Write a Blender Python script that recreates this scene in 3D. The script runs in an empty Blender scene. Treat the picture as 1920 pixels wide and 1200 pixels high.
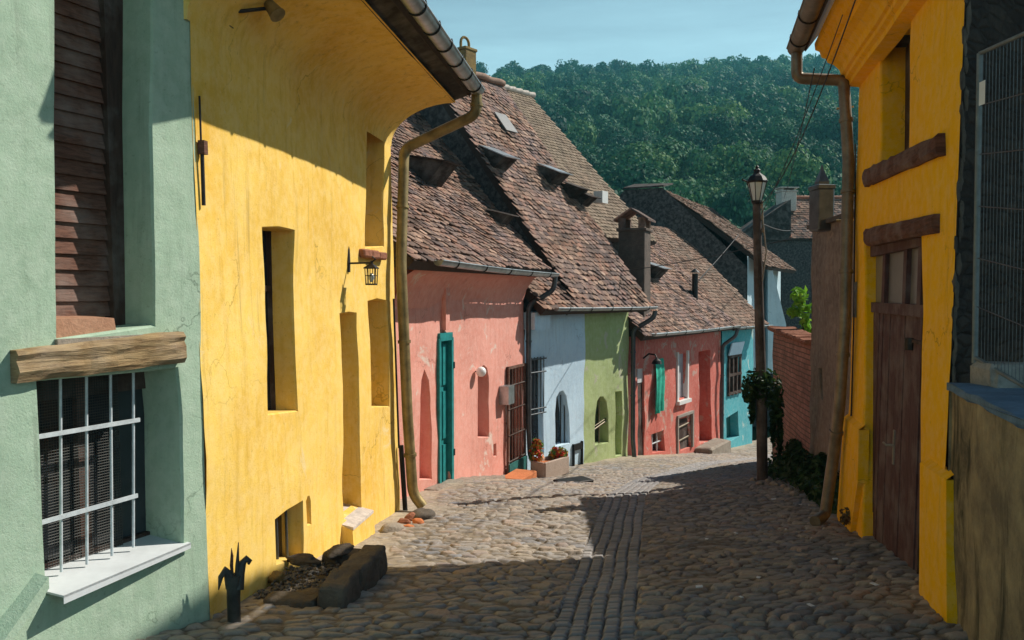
import bpy, math, random
import numpy as np
from mathutils import Vector, noise as mnoise
from mathutils.geometry import delaunay_2d_cdt
R = math.radians
random.seed(7)
C = bpy.context.scene.collection
SC = bpy.context.scene

# ------------------------------------------------------------ camera, sky, sun, exposure
FPX = 1600.0                      # focal length in pixels of a 1920 wide picture
EYE = 1.65
PITCH = math.atan(50 / FPX)
cd = bpy.data.cameras.new('camera'); cam = bpy.data.objects.new('camera', cd); C.objects.link(cam)
cd.lens = 36 * FPX / 1920; cd.clip_end = 3000; cd.clip_start = .05
cam.location = (0, 0, EYE); cam.rotation_euler = (math.pi / 2 - PITCH, 0, 0)
SC.camera = cam

SUN_EL, SUN_AZ = 43.0, 64.0       # azimuth from +Y towards +X
S = Vector((math.sin(R(SUN_AZ)) * math.cos(R(SUN_EL)), math.cos(R(SUN_AZ)) * math.cos(R(SUN_EL)), math.sin(R(SUN_EL))))
world = bpy.data.worlds.new('World'); SC.world = world; world.use_nodes = True
wn = world.node_tree; wn.nodes.clear()
wo = wn.nodes.new('ShaderNodeOutputWorld'); bg = wn.nodes.new('ShaderNodeBackground')
sky = wn.nodes.new('ShaderNodeTexSky'); sky.sky_type = 'NISHITA'; sky.sun_disc = False
sky.sun_elevation = R(SUN_EL); sky.sun_rotation = R(SUN_AZ); sky.air_density = 1.0; sky.dust_density = .6; sky.ozone_density = 1.6
tc = wn.nodes.new('ShaderNodeTexCoord'); mp = wn.nodes.new('ShaderNodeMapping'); mp.inputs['Scale'].default_value = (1.2, 1.2, 9)
mp.inputs['Rotation'].default_value = (0, R(6), 0)
nz = wn.nodes.new('ShaderNodeTexNoise'); nz.inputs['Scale'].default_value = 1.8; nz.inputs['Detail'].default_value = 7; nz.inputs['Roughness'].default_value = .6
rp = wn.nodes.new('ShaderNodeValToRGB'); rp.color_ramp.elements[0].position = .40; rp.color_ramp.elements[1].position = .80
rp.color_ramp.elements[0].color = (0, 0, 0, 1); rp.color_ramp.elements[1].color = (.75, .75, .75, 1)
mx = wn.nodes.new('ShaderNodeMix'); mx.data_type = 'RGBA'; mx.inputs['B'].default_value = (15.8, 26, 28.5, 1)
sx_ = wn.nodes.new('ShaderNodeSeparateXYZ'); hr = wn.nodes.new('ShaderNodeValToRGB'); he = hr.color_ramp.elements
he[0].position = .08; he[0].color = (1, 1, 1, 1); he[1].position = .46; he[1].color = (.0, .0, .0, 1); e_ = he.new(.27); e_.color = (.52, .52, .52, 1)
ad = wn.nodes.new('ShaderNodeMath'); ad.operation = 'MULTIPLY_ADD'; ad.inputs[1].default_value = .55; mu = wn.nodes.new('ShaderNodeMath'); mu.operation = 'MULTIPLY'; mu.use_clamp = True
L = wn.links.new
L(tc.outputs['Generated'], mp.inputs['Vector']); L(mp.outputs[0], nz.inputs['Vector']); L(nz.outputs[0], rp.inputs[0])
L(tc.outputs['Generated'], sx_.inputs[0]); L(sx_.outputs[2], hr.inputs[0]); L(rp.outputs[0], ad.inputs[0]); ad.inputs[2].default_value = .62; L(ad.outputs[0], mu.inputs[0]); L(hr.outputs[0], mu.inputs[1]); L(mu.outputs[0], mx.inputs['Factor']); L(sky.outputs[0], mx.inputs['A']); L(mx.outputs['Result'], bg.inputs['Color'])
bg.inputs['Strength'].default_value = .050
L(bg.outputs[0], wo.inputs['Surface'])
sd = bpy.data.lights.new('sun', 'SUN'); sun = bpy.data.objects.new('sun', sd); C.objects.link(sun)
sd.energy = 5.0; sd.angle = R(.53); sd.color = (1, .94, .84); sun.rotation_euler = S.to_track_quat('Z', 'Y').to_euler(); sun.location = (30, 15, 40)
SC.view_settings.view_transform = 'Standard'; SC.view_settings.look = 'None'
SC.view_settings.exposure = 0.24; SC.view_settings.gamma = 1
SC.render.film_transparent = False

# ------------------------------------------------------------ picking points
cp, sp = math.cos(PITCH), math.sin(PITCH)
def ray(px, py):
    x = (px - 960) / FPX; y = -(py - 600) / FPX
    return Vector((x, cp + y * sp, -sp + y * cp))
def at(px, py, Y):                 # point at depth Y
    r = ray(px, py); r = r * (Y / r.y)
    return Vector((r.x, r.y, r.z + EYE))

class Frame:
    """vertical (slightly battered) facade plane: u along, w out to the street, z up"""
    def __init__(s, A, B, batter=0.0, side=1):
        s.A = Vector((A[0], A[1], 0)); d = Vector((B[0] - A[0], B[1] - A[1], 0)); s.L = d.length
        s.U = d / s.L; s.N = Vector((s.U.y, -s.U.x, 0)) * side; s.b = batter; s.side = side
    def pt(s, u, w, z):
        return s.A + s.U * u + s.N * (w - s.b * z) + Vector((0, 0, z))
    def px(s, px, py, w=0.0):
        r = ray(px, py); O = Vector((0, 0, EYE))
        n = s.N + Vector((0, 0, s.b))
        t = (w - (O - s.A).dot(n)) / r.dot(n)
        P = O + r * t
        return ((P - s.A).dot(s.U), P.z)
    def poly(s, pts, w=0.0):
        return [s.px(p[0], p[1], w) for p in pts]

# ------------------------------------------------------------ mesh builder
class MB:
    def __init__(s): s.v = []; s.f = []; s.sm = []
    def add(s, vs, fs, smooth=False):
        o = len(s.v); s.v += [tuple(x) for x in vs]; s.f += [tuple(i + o for i in f) for f in fs]; s.sm += [smooth] * len(fs); return s
    def hexa(s, p):                # 8 points: bottom 4, top 4
        return s.add(p, [(3, 2, 1, 0), (4, 5, 6, 7), (0, 1, 5, 4), (1, 2, 6, 5), (2, 3, 7, 6), (3, 0, 4, 7)])
    def fbox(s, F, u0, u1, w0, w1, z0, z1):
        return s.hexa([F.pt(u0, w0, z0), F.pt(u1, w0, z0), F.pt(u1, w1, z0), F.pt(u0, w1, z0),
                       F.pt(u0, w0, z1), F.pt(u1, w0, z1), F.pt(u1, w1, z1), F.pt(u0, w1, z1)])
    def box(s, c, d, rz=0.0, tilt=(0, 0)):
        M = Vector(c); ca, sa = math.cos(rz), math.sin(rz); ps = []
        for z in (-1, 1):
            for x, y in ((-1, -1), (1, -1), (1, 1), (-1, 1)):
                X, Y, Z = x * d[0] / 2, y * d[1] / 2, z * d[2] / 2
                Z += X * tilt[0] + Y * tilt[1]
                ps.append(M + Vector((X * ca - Y * sa, X * sa + Y * ca, Z)))
        return s.hexa(ps)
    def bevbox(s, c, d, bev, rz=0.0, jit=0.0, rng=random):
        """box with chamfered edges and a little irregularity"""
        M = Vector(c); ca, sa = math.cos(rz), math.sin(rz); vs = []; hx, hy, hz = d[0] / 2, d[1] / 2, d[2] / 2
        b = min(bev, hx * .9, hy * .9, hz * .9)
        def P(x, y, z):
            x += rng.uniform(-jit, jit); y += rng.uniform(-jit, jit); z += rng.uniform(-jit, jit)
            return M + Vector((x * ca - y * sa, x * sa + y * ca, z))
        prof = [(-hz, b), (-hz + b, 0), (hz - b, 0), (hz, b)]
        rings = []
        for z, i in prof:
            ring = []
            for sx, sy, o in ((-1, -1, 0), (1, -1, 1), (1, 1, 0), (-1, 1, 1)):
                ax, ay = sx * (hx - i), sy * (hy - i)
                q = [(ax, ay + (-sy) * b), (ax + (-sx) * b, ay)]
                if o: q = q[::-1]
                # order counter clockwise
                ring += [P(q[0][0], q[0][1], z), P(q[1][0], q[1][1], z)]
            rings.append(ring)
        n = 8; vs = [p for r in rings for p in r]; fs = [tuple(range(n))[::-1], tuple(range(3 * n, 4 * n))]
        for k in range(3):
            for j in range(n):
                fs.append((k * n + j, k * n + (j + 1) % n, (k + 1) * n + (j + 1) % n, (k + 1) * n + j))
        return s.add(vs, fs)
    def slab(s, F, poly, w0, w1):
        n = len(poly); vs = [F.pt(u, w0, z) for u, z in poly] + [F.pt(u, w1, z) for u, z in poly]
        fs = [tuple(range(n)), tuple(range(n, 2 * n))[::-1]] + [(i, i + n, (i + 1) % n + n, (i + 1) % n) for i in range(n)]
        return s.add(vs, fs)
    def tube(s, pts, r, n=10, smooth=True, cap=True, rz=None):
        pts = [Vector(p) for p in pts]; rs = r if isinstance(r, (list, tuple)) else [r] * len(pts); rings = []
        up = None
        for i, p in enumerate(pts):
            t = (pts[min(i + 1, len(pts) - 1)] - pts[max(i - 1, 0)]).normalized()
            if up is None: up = Vector((0, 0, 1)) if abs(t.z) < .9 else Vector((1, 0, 0))
            a = (up - t * up.dot(t)).normalized(); b = t.cross(a); up = a
            rings.append([p + (a * math.cos(2 * math.pi * k / n) + b * math.sin(2 * math.pi * k / n)) * rs[i] for k in range(n)])
        vs = [q for rr in rings for q in rr]; fs = []
        for i in range(len(pts) - 1):
            for k in range(n):
                fs.append((i * n + k, i * n + (k + 1) % n, (i + 1) * n + (k + 1) % n, (i + 1) * n + k))
        s.add(vs, fs, smooth)
        if cap:
            s.add(rings[0], [tuple(range(n))[::-1]]); s.add(rings[-1], [tuple(range(n))])
        return s
    def lathe(s, c, prof, n=12, rot=0.0, smooth=False):
        c = Vector(c); vs = []; fs = []
        for r, z in prof:
            for k in range(n):
                a = rot + 2 * math.pi * k / n; vs.append(c + Vector((r * math.cos(a), r * math.sin(a), z)))
        for i in range(len(prof) - 1):
            for k in range(n): fs.append((i * n + k, i * n + (k + 1) % n, (i + 1) * n + (k + 1) % n, (i + 1) * n + k))
        fs += [tuple(range(n))[::-1], tuple(range((len(prof) - 1) * n, len(prof) * n))]
        return s.add(vs, fs, smooth)
    def extr(s, F, us, prof, closed=False, smooth=False, wob=0.0, caps=False):
        """profile of (w,z) swept along u"""
        n = len(prof); vs = []; fs = []
        for u in us:
            for w, z in prof:
                d = wob * mnoise.noise(Vector((u * 1.3, z * 2 + 7, F.A.x * 3))) if wob else 0
                vs.append(F.pt(u, w, z + d))
        m = n if closed else n - 1
        for i in range(len(us) - 1):
            for k in range(m):
                fs.append((i * n + k, i * n + (k + 1) % n, (i + 1) * n + (k + 1) % n, (i + 1) * n + k))
        s.add(vs, fs, smooth)
        if caps and closed:
            s.add(vs[:n], [tuple(range(n))[::-1]]); s.add(vs[-n:], [tuple(range(n))])
        return s
    def block(s, c, d, rz, seed, amp=.02, n=7):
        """hewn stone block: subdivided box with worn rounded edges and uneven faces"""
        c = Vector(c); ca, sa = math.cos(rz), math.sin(rz); sd_ = Vector((seed * 3.1, seed * 1.7, seed)); hx, hy, hz = d[0] / 2, d[1] / 2, d[2] / 2; k = min(hx, hy, hz) * .35
        for ax in range(3):
            for sg in (-1, 1):
                vs = []; fs = []
                for i in range(n + 1):
                    for j in range(n + 1):
                        q = [0, 0, 0]; q[ax] = sg; q[(ax + 1) % 3] = -1 + 2 * i / n; q[(ax + 2) % 3] = -1 + 2 * j / n
                        p = Vector((q[0] * hx, q[1] * hy, q[2] * hz)); inn = Vector((max(-hx + k, min(hx - k, p.x)), max(-hy + k, min(hy - k, p.y)), max(-hz + k, min(hz - k, p.z))))
                        o = p - inn; p = inn + (o.normalized() * k if o.length > 1e-6 else o)
                        w = p + sd_; p = p + Vector((mnoise.noise(w * 7), mnoise.noise(w * 7 + Vector((9, 0, 0))), mnoise.noise(w * 7 + Vector((0, 9, 0))))) * amp + Vector((mnoise.noise(w * 22), mnoise.noise(w * 22 + Vector((5, 0, 0))), mnoise.noise(w * 22 + Vector((0, 5, 0))))) * amp * .4
                        vs.append(c + Vector((p.x * ca - p.y * sa, p.x * sa + p.y * ca, p.z)))
                for i in range(n):
                    for j in range(n):
                        f = (i * (n + 1) + j, (i + 1) * (n + 1) + j, (i + 1) * (n + 1) + j + 1, i * (n + 1) + j + 1); fs.append(f if sg > 0 else f[::-1])
                s.add(vs, fs, False)
        return s
    def rock(s, c, d, rng, sub=2, rough=.25):
        seed = Vector((rng.uniform(0, 99), rng.uniform(0, 99), rng.uniform(0, 99)))
        vs, fs = ico(sub); out = []
        rz = rng.uniform(0, 6.28); ca, sa = math.cos(rz), math.sin(rz)
        for v in vs:
            k = 1 + rough * mnoise.noise(v * 1.3 + seed) * 1.6 + rough * .5 * mnoise.noise(v * 3.1 + seed)
            q = Vector((v.x * d[0] / 2, v.y * d[1] / 2, v.z * d[2] / 2)) * k
            out.append(Vector(c) + Vector((q.x * ca - q.y * sa, q.x * sa + q.y * ca, q.z)))
        return s.add(out, fs, sub > 2)

_ico = {}
def ico(sub):
    if sub in _ico: return _ico[sub]
    t = (1 + 5 ** .5) / 2
    v = [Vector(p).normalized() for p in ((-1, t, 0), (1, t, 0), (-1, -t, 0), (1, -t, 0), (0, -1, t), (0, 1, t), (0, -1, -t), (0, 1, -t), (t, 0, -1), (t, 0, 1), (-t, 0, -1), (-t, 0, 1))]
    f = [(0, 11, 5), (0, 5, 1), (0, 1, 7), (0, 7, 10), (0, 10, 11), (1, 5, 9), (5, 11, 4), (11, 10, 2), (10, 7, 6), (7, 1, 8), (3, 9, 4), (3, 4, 2), (3, 2, 6), (3, 6, 8), (3, 8, 9), (4, 9, 5), (2, 4, 11), (6, 2, 10), (8, 6, 7), (9, 8, 1)]
    for _ in range(sub - 1):
        mid = {}; nf = []
        def m(a, b):
            k = (min(a, b), max(a, b))
            if k not in mid: v.append(((v[a] + v[b]) / 2).normalized()); mid[k] = len(v) - 1
            return mid[k]
        for a, b, c in f:
            x, y, z = m(a, b), m(b, c), m(c, a); nf += [(a, x, z), (b, y, x), (c, z, y), (x, y, z)]
        f = nf
    _ico[sub] = (v, f); return _ico[sub]

ROOT = {}
def props(o, label=None, cat=None, group=None, kind=None):
    if label: o['label'] = label
    if cat: o['category'] = cat
    if group: o['group'] = group
    if kind: o['kind'] = kind
    return o
def thing(name, label, cat, loc, group=None):
    o = bpy.data.objects.new(name, None); C.objects.link(o); o.location = loc; o.empty_display_size = .2
    ROOT[o.name] = Vector(loc); return props(o, label, cat, group)
def mesh_np(name, V, loops, starts, totals, mat, smooth=None, attrs=None, parent=None, loc=None):
    me = bpy.data.meshes.new(name); n = len(V)
    loc = ROOT[parent.name] if parent is not None else Vector(loc if loc is not None else (0, 0, 0))
    V = np.asarray(V, dtype=np.float32) - np.array(loc, dtype=np.float32)
    me.vertices.add(n); me.vertices.foreach_set('co', V.ravel())
    me.loops.add(len(loops)); me.loops.foreach_set('vertex_index', np.asarray(loops, dtype=np.int32))
    me.polygons.add(len(starts)); me.polygons.foreach_set('loop_start', np.asarray(starts, dtype=np.int32))
    try: me.polygons.foreach_set('loop_total', np.asarray(totals, dtype=np.int32))
    except Exception: pass
    if smooth is not None: me.polygons.foreach_set('use_smooth', np.asarray(smooth, dtype=bool))
    me.update(calc_edges=True); me.validate()
    if attrs:
        for k, a in attrs.items():
            at_ = me.attributes.new(k, 'FLOAT', 'POINT'); at_.data.foreach_set('value', np.asarray(a, dtype=np.float32))
    me.materials.append(mat)
    o = bpy.data.objects.new(name, me); C.objects.link(o)
    if parent is not None: o.parent = parent; ROOT[o.name] = loc
    else: o.location = loc; ROOT[o.name] = loc
    return o
def obj(name, mb, mat, parent=None, loc=None):
    if parent is None and loc is None:
        a = np.array(mb.v); loc = Vector(((a[:, 0].min() + a[:, 0].max()) / 2, (a[:, 1].min() + a[:, 1].max()) / 2, a[:, 2].min()))
    tot = [len(f) for f in mb.f]; st = np.concatenate([[0], np.cumsum(tot)[:-1]]) if tot else []
    return mesh_np(name, mb.v, [i for f in mb.f for i in f], st, tot, mat, mb.sm, None, parent, loc)
def copy_thing(o, loc, label=None):
    c = o.copy(); C.objects.link(c); c.location = loc
    for ch in o.children:
        k = ch.copy(); C.objects.link(k); k.parent = c
    if label: c['label'] = label
    return c

# ------------------------------------------------------------ materials
class NT:
    def __init__(s, name, rough=.8, spec=.3, metal=0.0):
        m = bpy.data.materials.new(name); m.use_nodes = True; s.m = m; s.t = m.node_tree; s.b = s.t.nodes['Principled BSDF']
        s.b.inputs['Roughness'].default_value = rough; s.b.inputs['Metallic'].default_value = metal
        s.b.inputs['Specular IOR Level'].default_value = spec
        s.co = s.t.nodes.new('ShaderNodeTexCoord').outputs['Object']
    def link(s, a, b): s.t.links.new(a, b)
    def mapv(s, scale, rot=(0, 0, 0)):
        n = s.t.nodes.new('ShaderNodeMapping'); n.inputs['Scale'].default_value = scale; n.inputs['Rotation'].default_value = rot
        s.link(s.co, n.inputs['Vector']); return n.outputs[0]
    def noise(s, scale, detail=4, rough=.55, vec=None, dist=0.0):
        n = s.t.nodes.new('ShaderNodeTexNoise'); n.inputs['Scale'].default_value = scale; n.inputs['Detail'].default_value = detail
        n.inputs['Roughness'].default_value = rough; n.inputs['Distortion'].default_value = dist
        s.link(vec if vec is not None else s.co, n.inputs['Vector']); return n.outputs[0]
    def ramp(s, x, stops):
        n = s.t.nodes.new('ShaderNodeValToRGB'); e = n.color_ramp.elements
        while len(e) < len(stops): e.new(.5)
        for k, (p, c) in zip(e, stops):
            k.position = p; k.color = (c, c, c, 1) if isinstance(c, (int, float)) else (*c, 1)
        s.link(x, n.inputs[0]); return n.outputs[0]
    def mix(s, f, a, b, mode='MIX'):
        n = s.t.nodes.new('ShaderNodeMix'); n.data_type = 'RGBA'; n.blend_type = mode
        for v, k in ((f, 'Factor'), (a, 'A'), (b, 'B')):
            if isinstance(v, (int, float)): n.inputs[k].default_value = v if k == 'Factor' else (v, v, v, 1)
            elif isinstance(v, tuple): n.inputs[k].default_value = (*v, 1)
            else: s.link(v, n.inputs[k])
        return n.outputs['Result']
    def math(s, op, a, b=0.0):
        n = s.t.nodes.new('ShaderNodeMath'); n.operation = op
        for i, v in ((0, a), (1, b)):
            if isinstance(v, (int, float)): n.inputs[i].default_value = v
            else: s.link(v, n.inputs[i])
        return n.outputs[0]
    def attr(s, name):
        n = s.t.nodes.new('ShaderNodeAttribute'); n.attribute_name = name; return n.outputs['Fac']
    def island(s):
        return s.t.nodes.new('ShaderNodeNewGeometry').outputs['Random Per Island']
    def color(s, c):
        if isinstance(c, tuple): s.b.inputs['Base Color'].default_value = (*c, 1)
        else: s.link(c, s.b.inputs['Base Color'])
    def bump(s, h, strength=.4, dist=.01):
        n = s.t.nodes.new('ShaderNodeBump'); n.inputs['Strength'].default_value = strength; n.inputs['Distance'].default_value = dist
        s.link(h, n.inputs['Height']); s.link(n.outputs[0], s.b.inputs['Normal'])

def sc(c, k): return tuple(min(1, max(0, x * k)) for x in c)
def lerp(a, b, t): return tuple(x + (y - x) * t for x, y in zip(a, b))
def plaster(name, col, stain=None, amt=.5, worn=None, worn_amt=.0, bump=.35):
    n = NT(name, .92, .15); stain = stain or sc(col, .72)
    big = n.noise(1.1, 5, .6); c = n.mix(n.math('MULTIPLY', n.ramp(big, [(.40, 0), (.68, 1)]), amt), col, stain)
    st = n.noise(5, 6, .65, n.mapv((2.2, 2.2, .28)))
    c = n.mix(n.math('MULTIPLY', n.ramp(st, [(.5, 0), (.75, 1)]), amt * .8), c, sc(stain, .86))
    med = n.noise(9, 7, .7); c = n.mix(n.math('MULTIPLY', n.ramp(med, [(.42, 0), (.62, 1)]), .45), c, lerp(col, (.95, .93, .85), .18))
    fl = n.noise(38, 3, .5); c = n.mix(n.math('MULTIPLY', n.ramp(fl, [(.64, 0), (.72, 1)]), .35), c, sc(stain, .6))
    vc = n.t.nodes.new('ShaderNodeTexVoronoi'); vc.feature = 'DISTANCE_TO_EDGE'; vc.inputs['Scale'].default_value = .75
    wv = n.t.nodes.new('ShaderNodeVectorMath'); wv.operation = 'ADD'; nn = n.t.nodes.new('ShaderNodeTexNoise'); nn.inputs['Scale'].default_value = 2.2; nn.inputs['Detail'].default_value = 6
    n.link(n.co, nn.inputs['Vector']); n.link(n.co, wv.inputs[0]); n.link(nn.outputs[1], wv.inputs[1]); n.link(wv.outputs[0], vc.inputs['Vector'])
    ck = n.math('MULTIPLY', n.ramp(vc.outputs['Distance'], [(.0, 1), (.007, 0)]), n.ramp(n.noise(.8, 3, .5), [(.50, 0), (.60, 1)]))
    c = n.mix(n.math('MULTIPLY', ck, .7), c, sc(stain, .45))
    dr = n.noise(2.4, 7, .7, n.mapv((5, 5, .16))); c = n.mix(n.math('MULTIPLY', n.math('MULTIPLY', n.ramp(dr, [(.55, 0), (.72, 1)]), n.ramp(n.noise(.7, 3), [(.42, 0), (.6, 1)])), amt * .8), c, lerp(sc(stain, .62), (.2, .18, .15), .3))
    if worn:
        w = n.noise(1.7, 8, .7, None, .6); c = n.mix(n.ramp(w, [(.62 - worn_amt, 0), (.66 - worn_amt, 1)]), c, worn)
    n.color(c)
    h = n.math('ADD', n.math('MULTIPLY', n.noise(7, 5, .6), .9), n.math('MULTIPLY', n.noise(75, 6, .7), .5))
    n.bump(h, bump, .03); return n.m
def simple(name, col, rough=.6, metal=0.0, var=.25, scale=14, spec=.4, bump=.15):
    n = NT(name, rough, spec, metal); x = n.noise(scale, 5, .65)
    n.color(n.mix(n.ramp(x, [(.3, 0), (.7, 1)]), sc(col, 1 - var), sc(col, 1 + var)))
    n.bump(n.noise(scale * 4, 3), bump, .006); return n.m
def wood(name, col, dark, scale=(1, 1, 12), rough=.85, bump=.6, rings=6):
    n = NT(name, rough, .2); g = n.noise(rings, 7, .65, n.mapv(scale), .8)
    c = n.mix(n.ramp(g, [(.32, 0), (.62, 1)]), dark, col); k = n.noise(3, 5, .6)
    c = n.mix(n.math('MULTIPLY', n.ramp(k, [(.45, 0), (.7, 1)]), .5), c, lerp(col, (.5, .48, .45), .4)); n.color(c)
    n.bump(g, bump, .02); return n.m
def tiles(name, cols, moss=None, moss_amt=.3):
    n = NT(name, .9, .15); st = [(i / (len(cols) - 1), c) for i, c in enumerate(cols)]
    c = n.ramp(n.island(), st); x = n.noise(4.5, 8, .75)
    c = n.mix(n.math('MULTIPLY', n.ramp(x, [(.42, 0), (.62, 1)]), .75), c, (.06, .042, .035))
    if moss:
        y = n.noise(.9, 6, .7); c = n.mix(n.math('MULTIPLY', n.ramp(y, [(.45, 0), (.7, 1)]), moss_amt), c, moss)
    n.color(c); n.bump(n.noise(60, 4, .6), .3, .006); return n.m
def stone(name, col, col2, scale=3.0, bump=.7, rough=.9):
    n = NT(name, rough, .2); a = n.noise(scale, 8, .7); b = n.noise(scale * 7, 5, .6)
    c = n.mix(n.ramp(a, [(.35, 0), (.65, 1)]), col, col2); c = n.mix(n.math('MULTIPLY', n.ramp(b, [(.5, 0), (.7, 1)]), .5), c, sc(col, .5))
    n.color(c); n.bump(n.math('ADD', a, n.math('MULTIPLY', b, .5)), bump, .03); return n.m
def leafmat(name, cols):
    n = NT(name, .55, .35); st = [(i / (len(cols) - 1), c) for i, c in enumerate(cols)]
    n.color(n.ramp(n.island(), st))
    tr = n.t.nodes.new('ShaderNodeBsdfTranslucent'); mxs = n.t.nodes.new('ShaderNodeMixShader'); mxs.inputs[0].default_value = .3
    n.link(n.ramp(n.island(), [(p, sc(c, 1.3)) for p, c in st]), tr.inputs['Color']); n.link(n.b.outputs[0], mxs.inputs[1]); n.link(tr.outputs[0], mxs.inputs[2])
    n.link(mxs.outputs[0], n.t.nodes['Material Output'].inputs['Surface']); return n.m

M = {}
M['green'] = plaster('green_plaster', (.38, .505, .375), (.28, .38, .275), .7)
M['yellow'] = plaster('yellow_plaster', (.87, .59, .14), (.72, .41, .05), .85, (.80, .60, .27), .0, .25)
M['cove'] = plaster('cove_plaster', (.88, .47, .03), (.78, .37, .02), .5)
M['orange'] = plaster('orange_plaster', (.98, .50, .001), (.90, .41, .001), .5)
M['pink'] = plaster('pink_plaster', (.77, .35, .28), (.66, .25, .19), .7, (.72, .55, .47), .03)
M['paleblue'] = plaster('pale_blue_plaster', (.60, .79, .93), (.46, .62, .75), .6)
M['olive'] = plaster('olive_plaster', (.44, .53, .245), (.34, .42, .17), .7, (.50, .50, .36), .04)
M['red'] = plaster('red_plaster', (.64, .17, .13), (.52, .12, .09), .7, (.55, .36, .30), .06)
M['turq'] = plaster('turquoise_plaster', (.10, .42, .47), (.07, .33, .38), .7, (.42, .55, .52), .03)
M['bluewhite'] = plaster('blue_white_plaster', (.52, .66, .72), (.40, .52, .58), .7)
M['brown'] = plaster('brown_plaster', (.25, .195, .155), (.15, .115, .095), .9, (.33, .26, .21), .02, .6)
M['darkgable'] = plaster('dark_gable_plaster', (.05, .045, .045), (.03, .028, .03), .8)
M['ochre'] = stone('ochre_rubble', (.30, .20, .07), (.16, .11, .05), 4)
M['tileA'] = tiles('old_red_tiles', [(.09, .055, .042), (.24, .13, .09), (.39, .215, .15), (.28, .155, .11), (.50, .33, .24), (.15, .10, .08), (.32, .20, .145), (.11, .075, .06), (.43, .27, .19), (.24, .155, .12)], (.20, .19, .23), .35)
M['tileB'] = tiles('old_brown_tiles', [(.12, .07, .05), (.22, .13, .09), (.32, .19, .135), (.25, .15, .11), (.36, .235, .17), (.17, .12, .10)], (.23, .21, .17), .45)
M['tileC'] = tiles('grey_green_tiles', [(.21, .155, .11), (.29, .21, .15), (.34, .26, .19), (.25, .185, .13), (.31, .24, .175)], (.24, .20, .14), .4)
M['under'] = simple('roof_underlay', (.05, .035, .028), .95)
M['mortar'] = simple('ridge_mortar', (.55, .48, .42), .9)
M['ridge'] = simple('ridge_tile', (.27, .17, .125), .9, 0, .3, 9)
M['zinc'] = simple('zinc', (.42, .46, .48), .38, .85, .25, 7)
M['brass'] = simple('old_brass_pipe', (.25, .19, .085), .58, .45, .45, 6)
M['pipegrey'] = simple('weathered_pipe', (.20, .165, .12), .5, .6, .35, 6)
M['pipedark'] = simple('dark_pipe', (.10, .11, .12), .45, .6, .3, 6)
M['iron'] = simple('dark_iron', (.03, .028, .028), .55, .6, .3, 20)
M['whitemetal'] = simple('white_painted_iron', (.52, .56, .58), .5, .0, .2, 18)
M['sillmetal'] = simple('sill_sheet', (.62, .65, .66), .5, 0, .10, 5)
M['beam'] = wood('weathered_beam', (.38, .26, .13), (.16, .095, .045), (1.0, 1.0, 9), .9, .9, 4)
M['plank'] = wood('brown_planks', (.17, .08, .054), (.075, .034, .024), (1.5, 1.5, 10), .8, .4)
M['door'] = wood('dark_door_wood', (.115, .055, .052), (.06, .03, .029), (8, 8, .7), .75, .5)
M['darkwood'] = wood('black_brown_wood', (.07, .04, .03), (.035, .02, .016), (6, 6, .8), .8, .5)
M['beamdark'] = wood('dark_lintel', (.16, .07, .045), (.07, .032, .022), (1, 1, 8), .9, .9, 4)
M['soffit'] = wood('dark_soffit', (.045, .035, .03), (.02, .016, .014), (1, 1, 6), .9, .5)
M['fence'] = simple('dull_fence_steel', (.17, .19, .19), .6, .3, .25, 12)
M['glass'] = simple('dark_window_glass', (.03, .035, .042), .12, 0, .3, 4, .6, .02)
M['paleglass'] = simple('dusty_glass', (.17, .165, .16), .3, 0, .2, 6, .5, .02)
M['teal'] = simple('teal_paint', (.015, .22, .22), .5, 0, .3, 9)
M['tealdark'] = simple('teal_iron_paint', (.02, .13, .12), .6, 0, .3, 9)
M['cloth'] = simple('green_cloth', (.05, .48, .34), .85, 0, .35, 6, .2)
M['white'] = simple('white_paint', (.72, .72, .70), .6, 0, .08, 10)
M['curtain'] = simple('grey_curtain', (.42, .40, .42), .8, 0, .15, 6, .1)
M['brickred'] = stone('brick_red', (.36, .15, .09), (.24, .10, .06), 8)
M['terra'] = stone('terracotta', (.62, .22, .09), (.5, .17, .07), 6, .2)
M['ledge'] = stone('brick_ledge_stone', (.45, .25, .16), (.34, .17, .105), 7, .4)
M['concrete'] = stone('concrete', (.36, .33, .29), (.25, .225, .195), 5, .4)
M['kerbstone'] = stone('kerb_stone', (.15, .125, .10), (.085, .072, .062), 5, .7)
M['palestone'] = stone('pale_stone', (.36, .31, .25), (.24, .20, .165), 6, .6)
M['planter'] = stone('planter_stone', (.50, .39, .32), (.40, .31, .25), 5, .3)
M['chim'] = stone('dark_masonry', (.15, .115, .095), (.085, .068, .06), 5, .8)  # dark grey-brown, mottled alike over the whole stack
M['pole'] = wood('lamp_pole_wood', (.095, .075, .065), (.05, .04, .037), (7, 7, .5), .85, .4)
M['lampglass'] = simple('lamp_glass', (.55, .62, .62), .25, 0, .1, 4, .5, .02)
M['stub'] = simple('rusty_dark_steel', (.055, .055, .05), .6, .3, .5, 8)
M['cable'] = simple('black_cable', (.018, .018, .02), .6, 0, .1)
M['bluetop'] = stone('blue_grey_slab', (.16, .24, .33), (.10, .155, .22), 4, .25)
M['leaf_dark'] = leafmat('dark_leaves', [(.010, .030, .012), (.025, .065, .018), (.015, .045, .015), (.05, .10, .025), (.02, .05, .02)])
M['leaf_bright'] = leafmat('bright_leaves', [(.10, .25, .02), (.20, .40, .03), (.15, .33, .03), (.28, .46, .05)])
M['flower'] = leafmat('flower_petals', [(.50, .03, .03), (.65, .08, .05), (.55, .35, .05), (.10, .22, .03), (.06, .14, .02)])
M['bush_dry'] = leafmat('dry_leaves', [(.10, .07, .03), (.16, .10, .05), (.07, .06, .02)])
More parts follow.
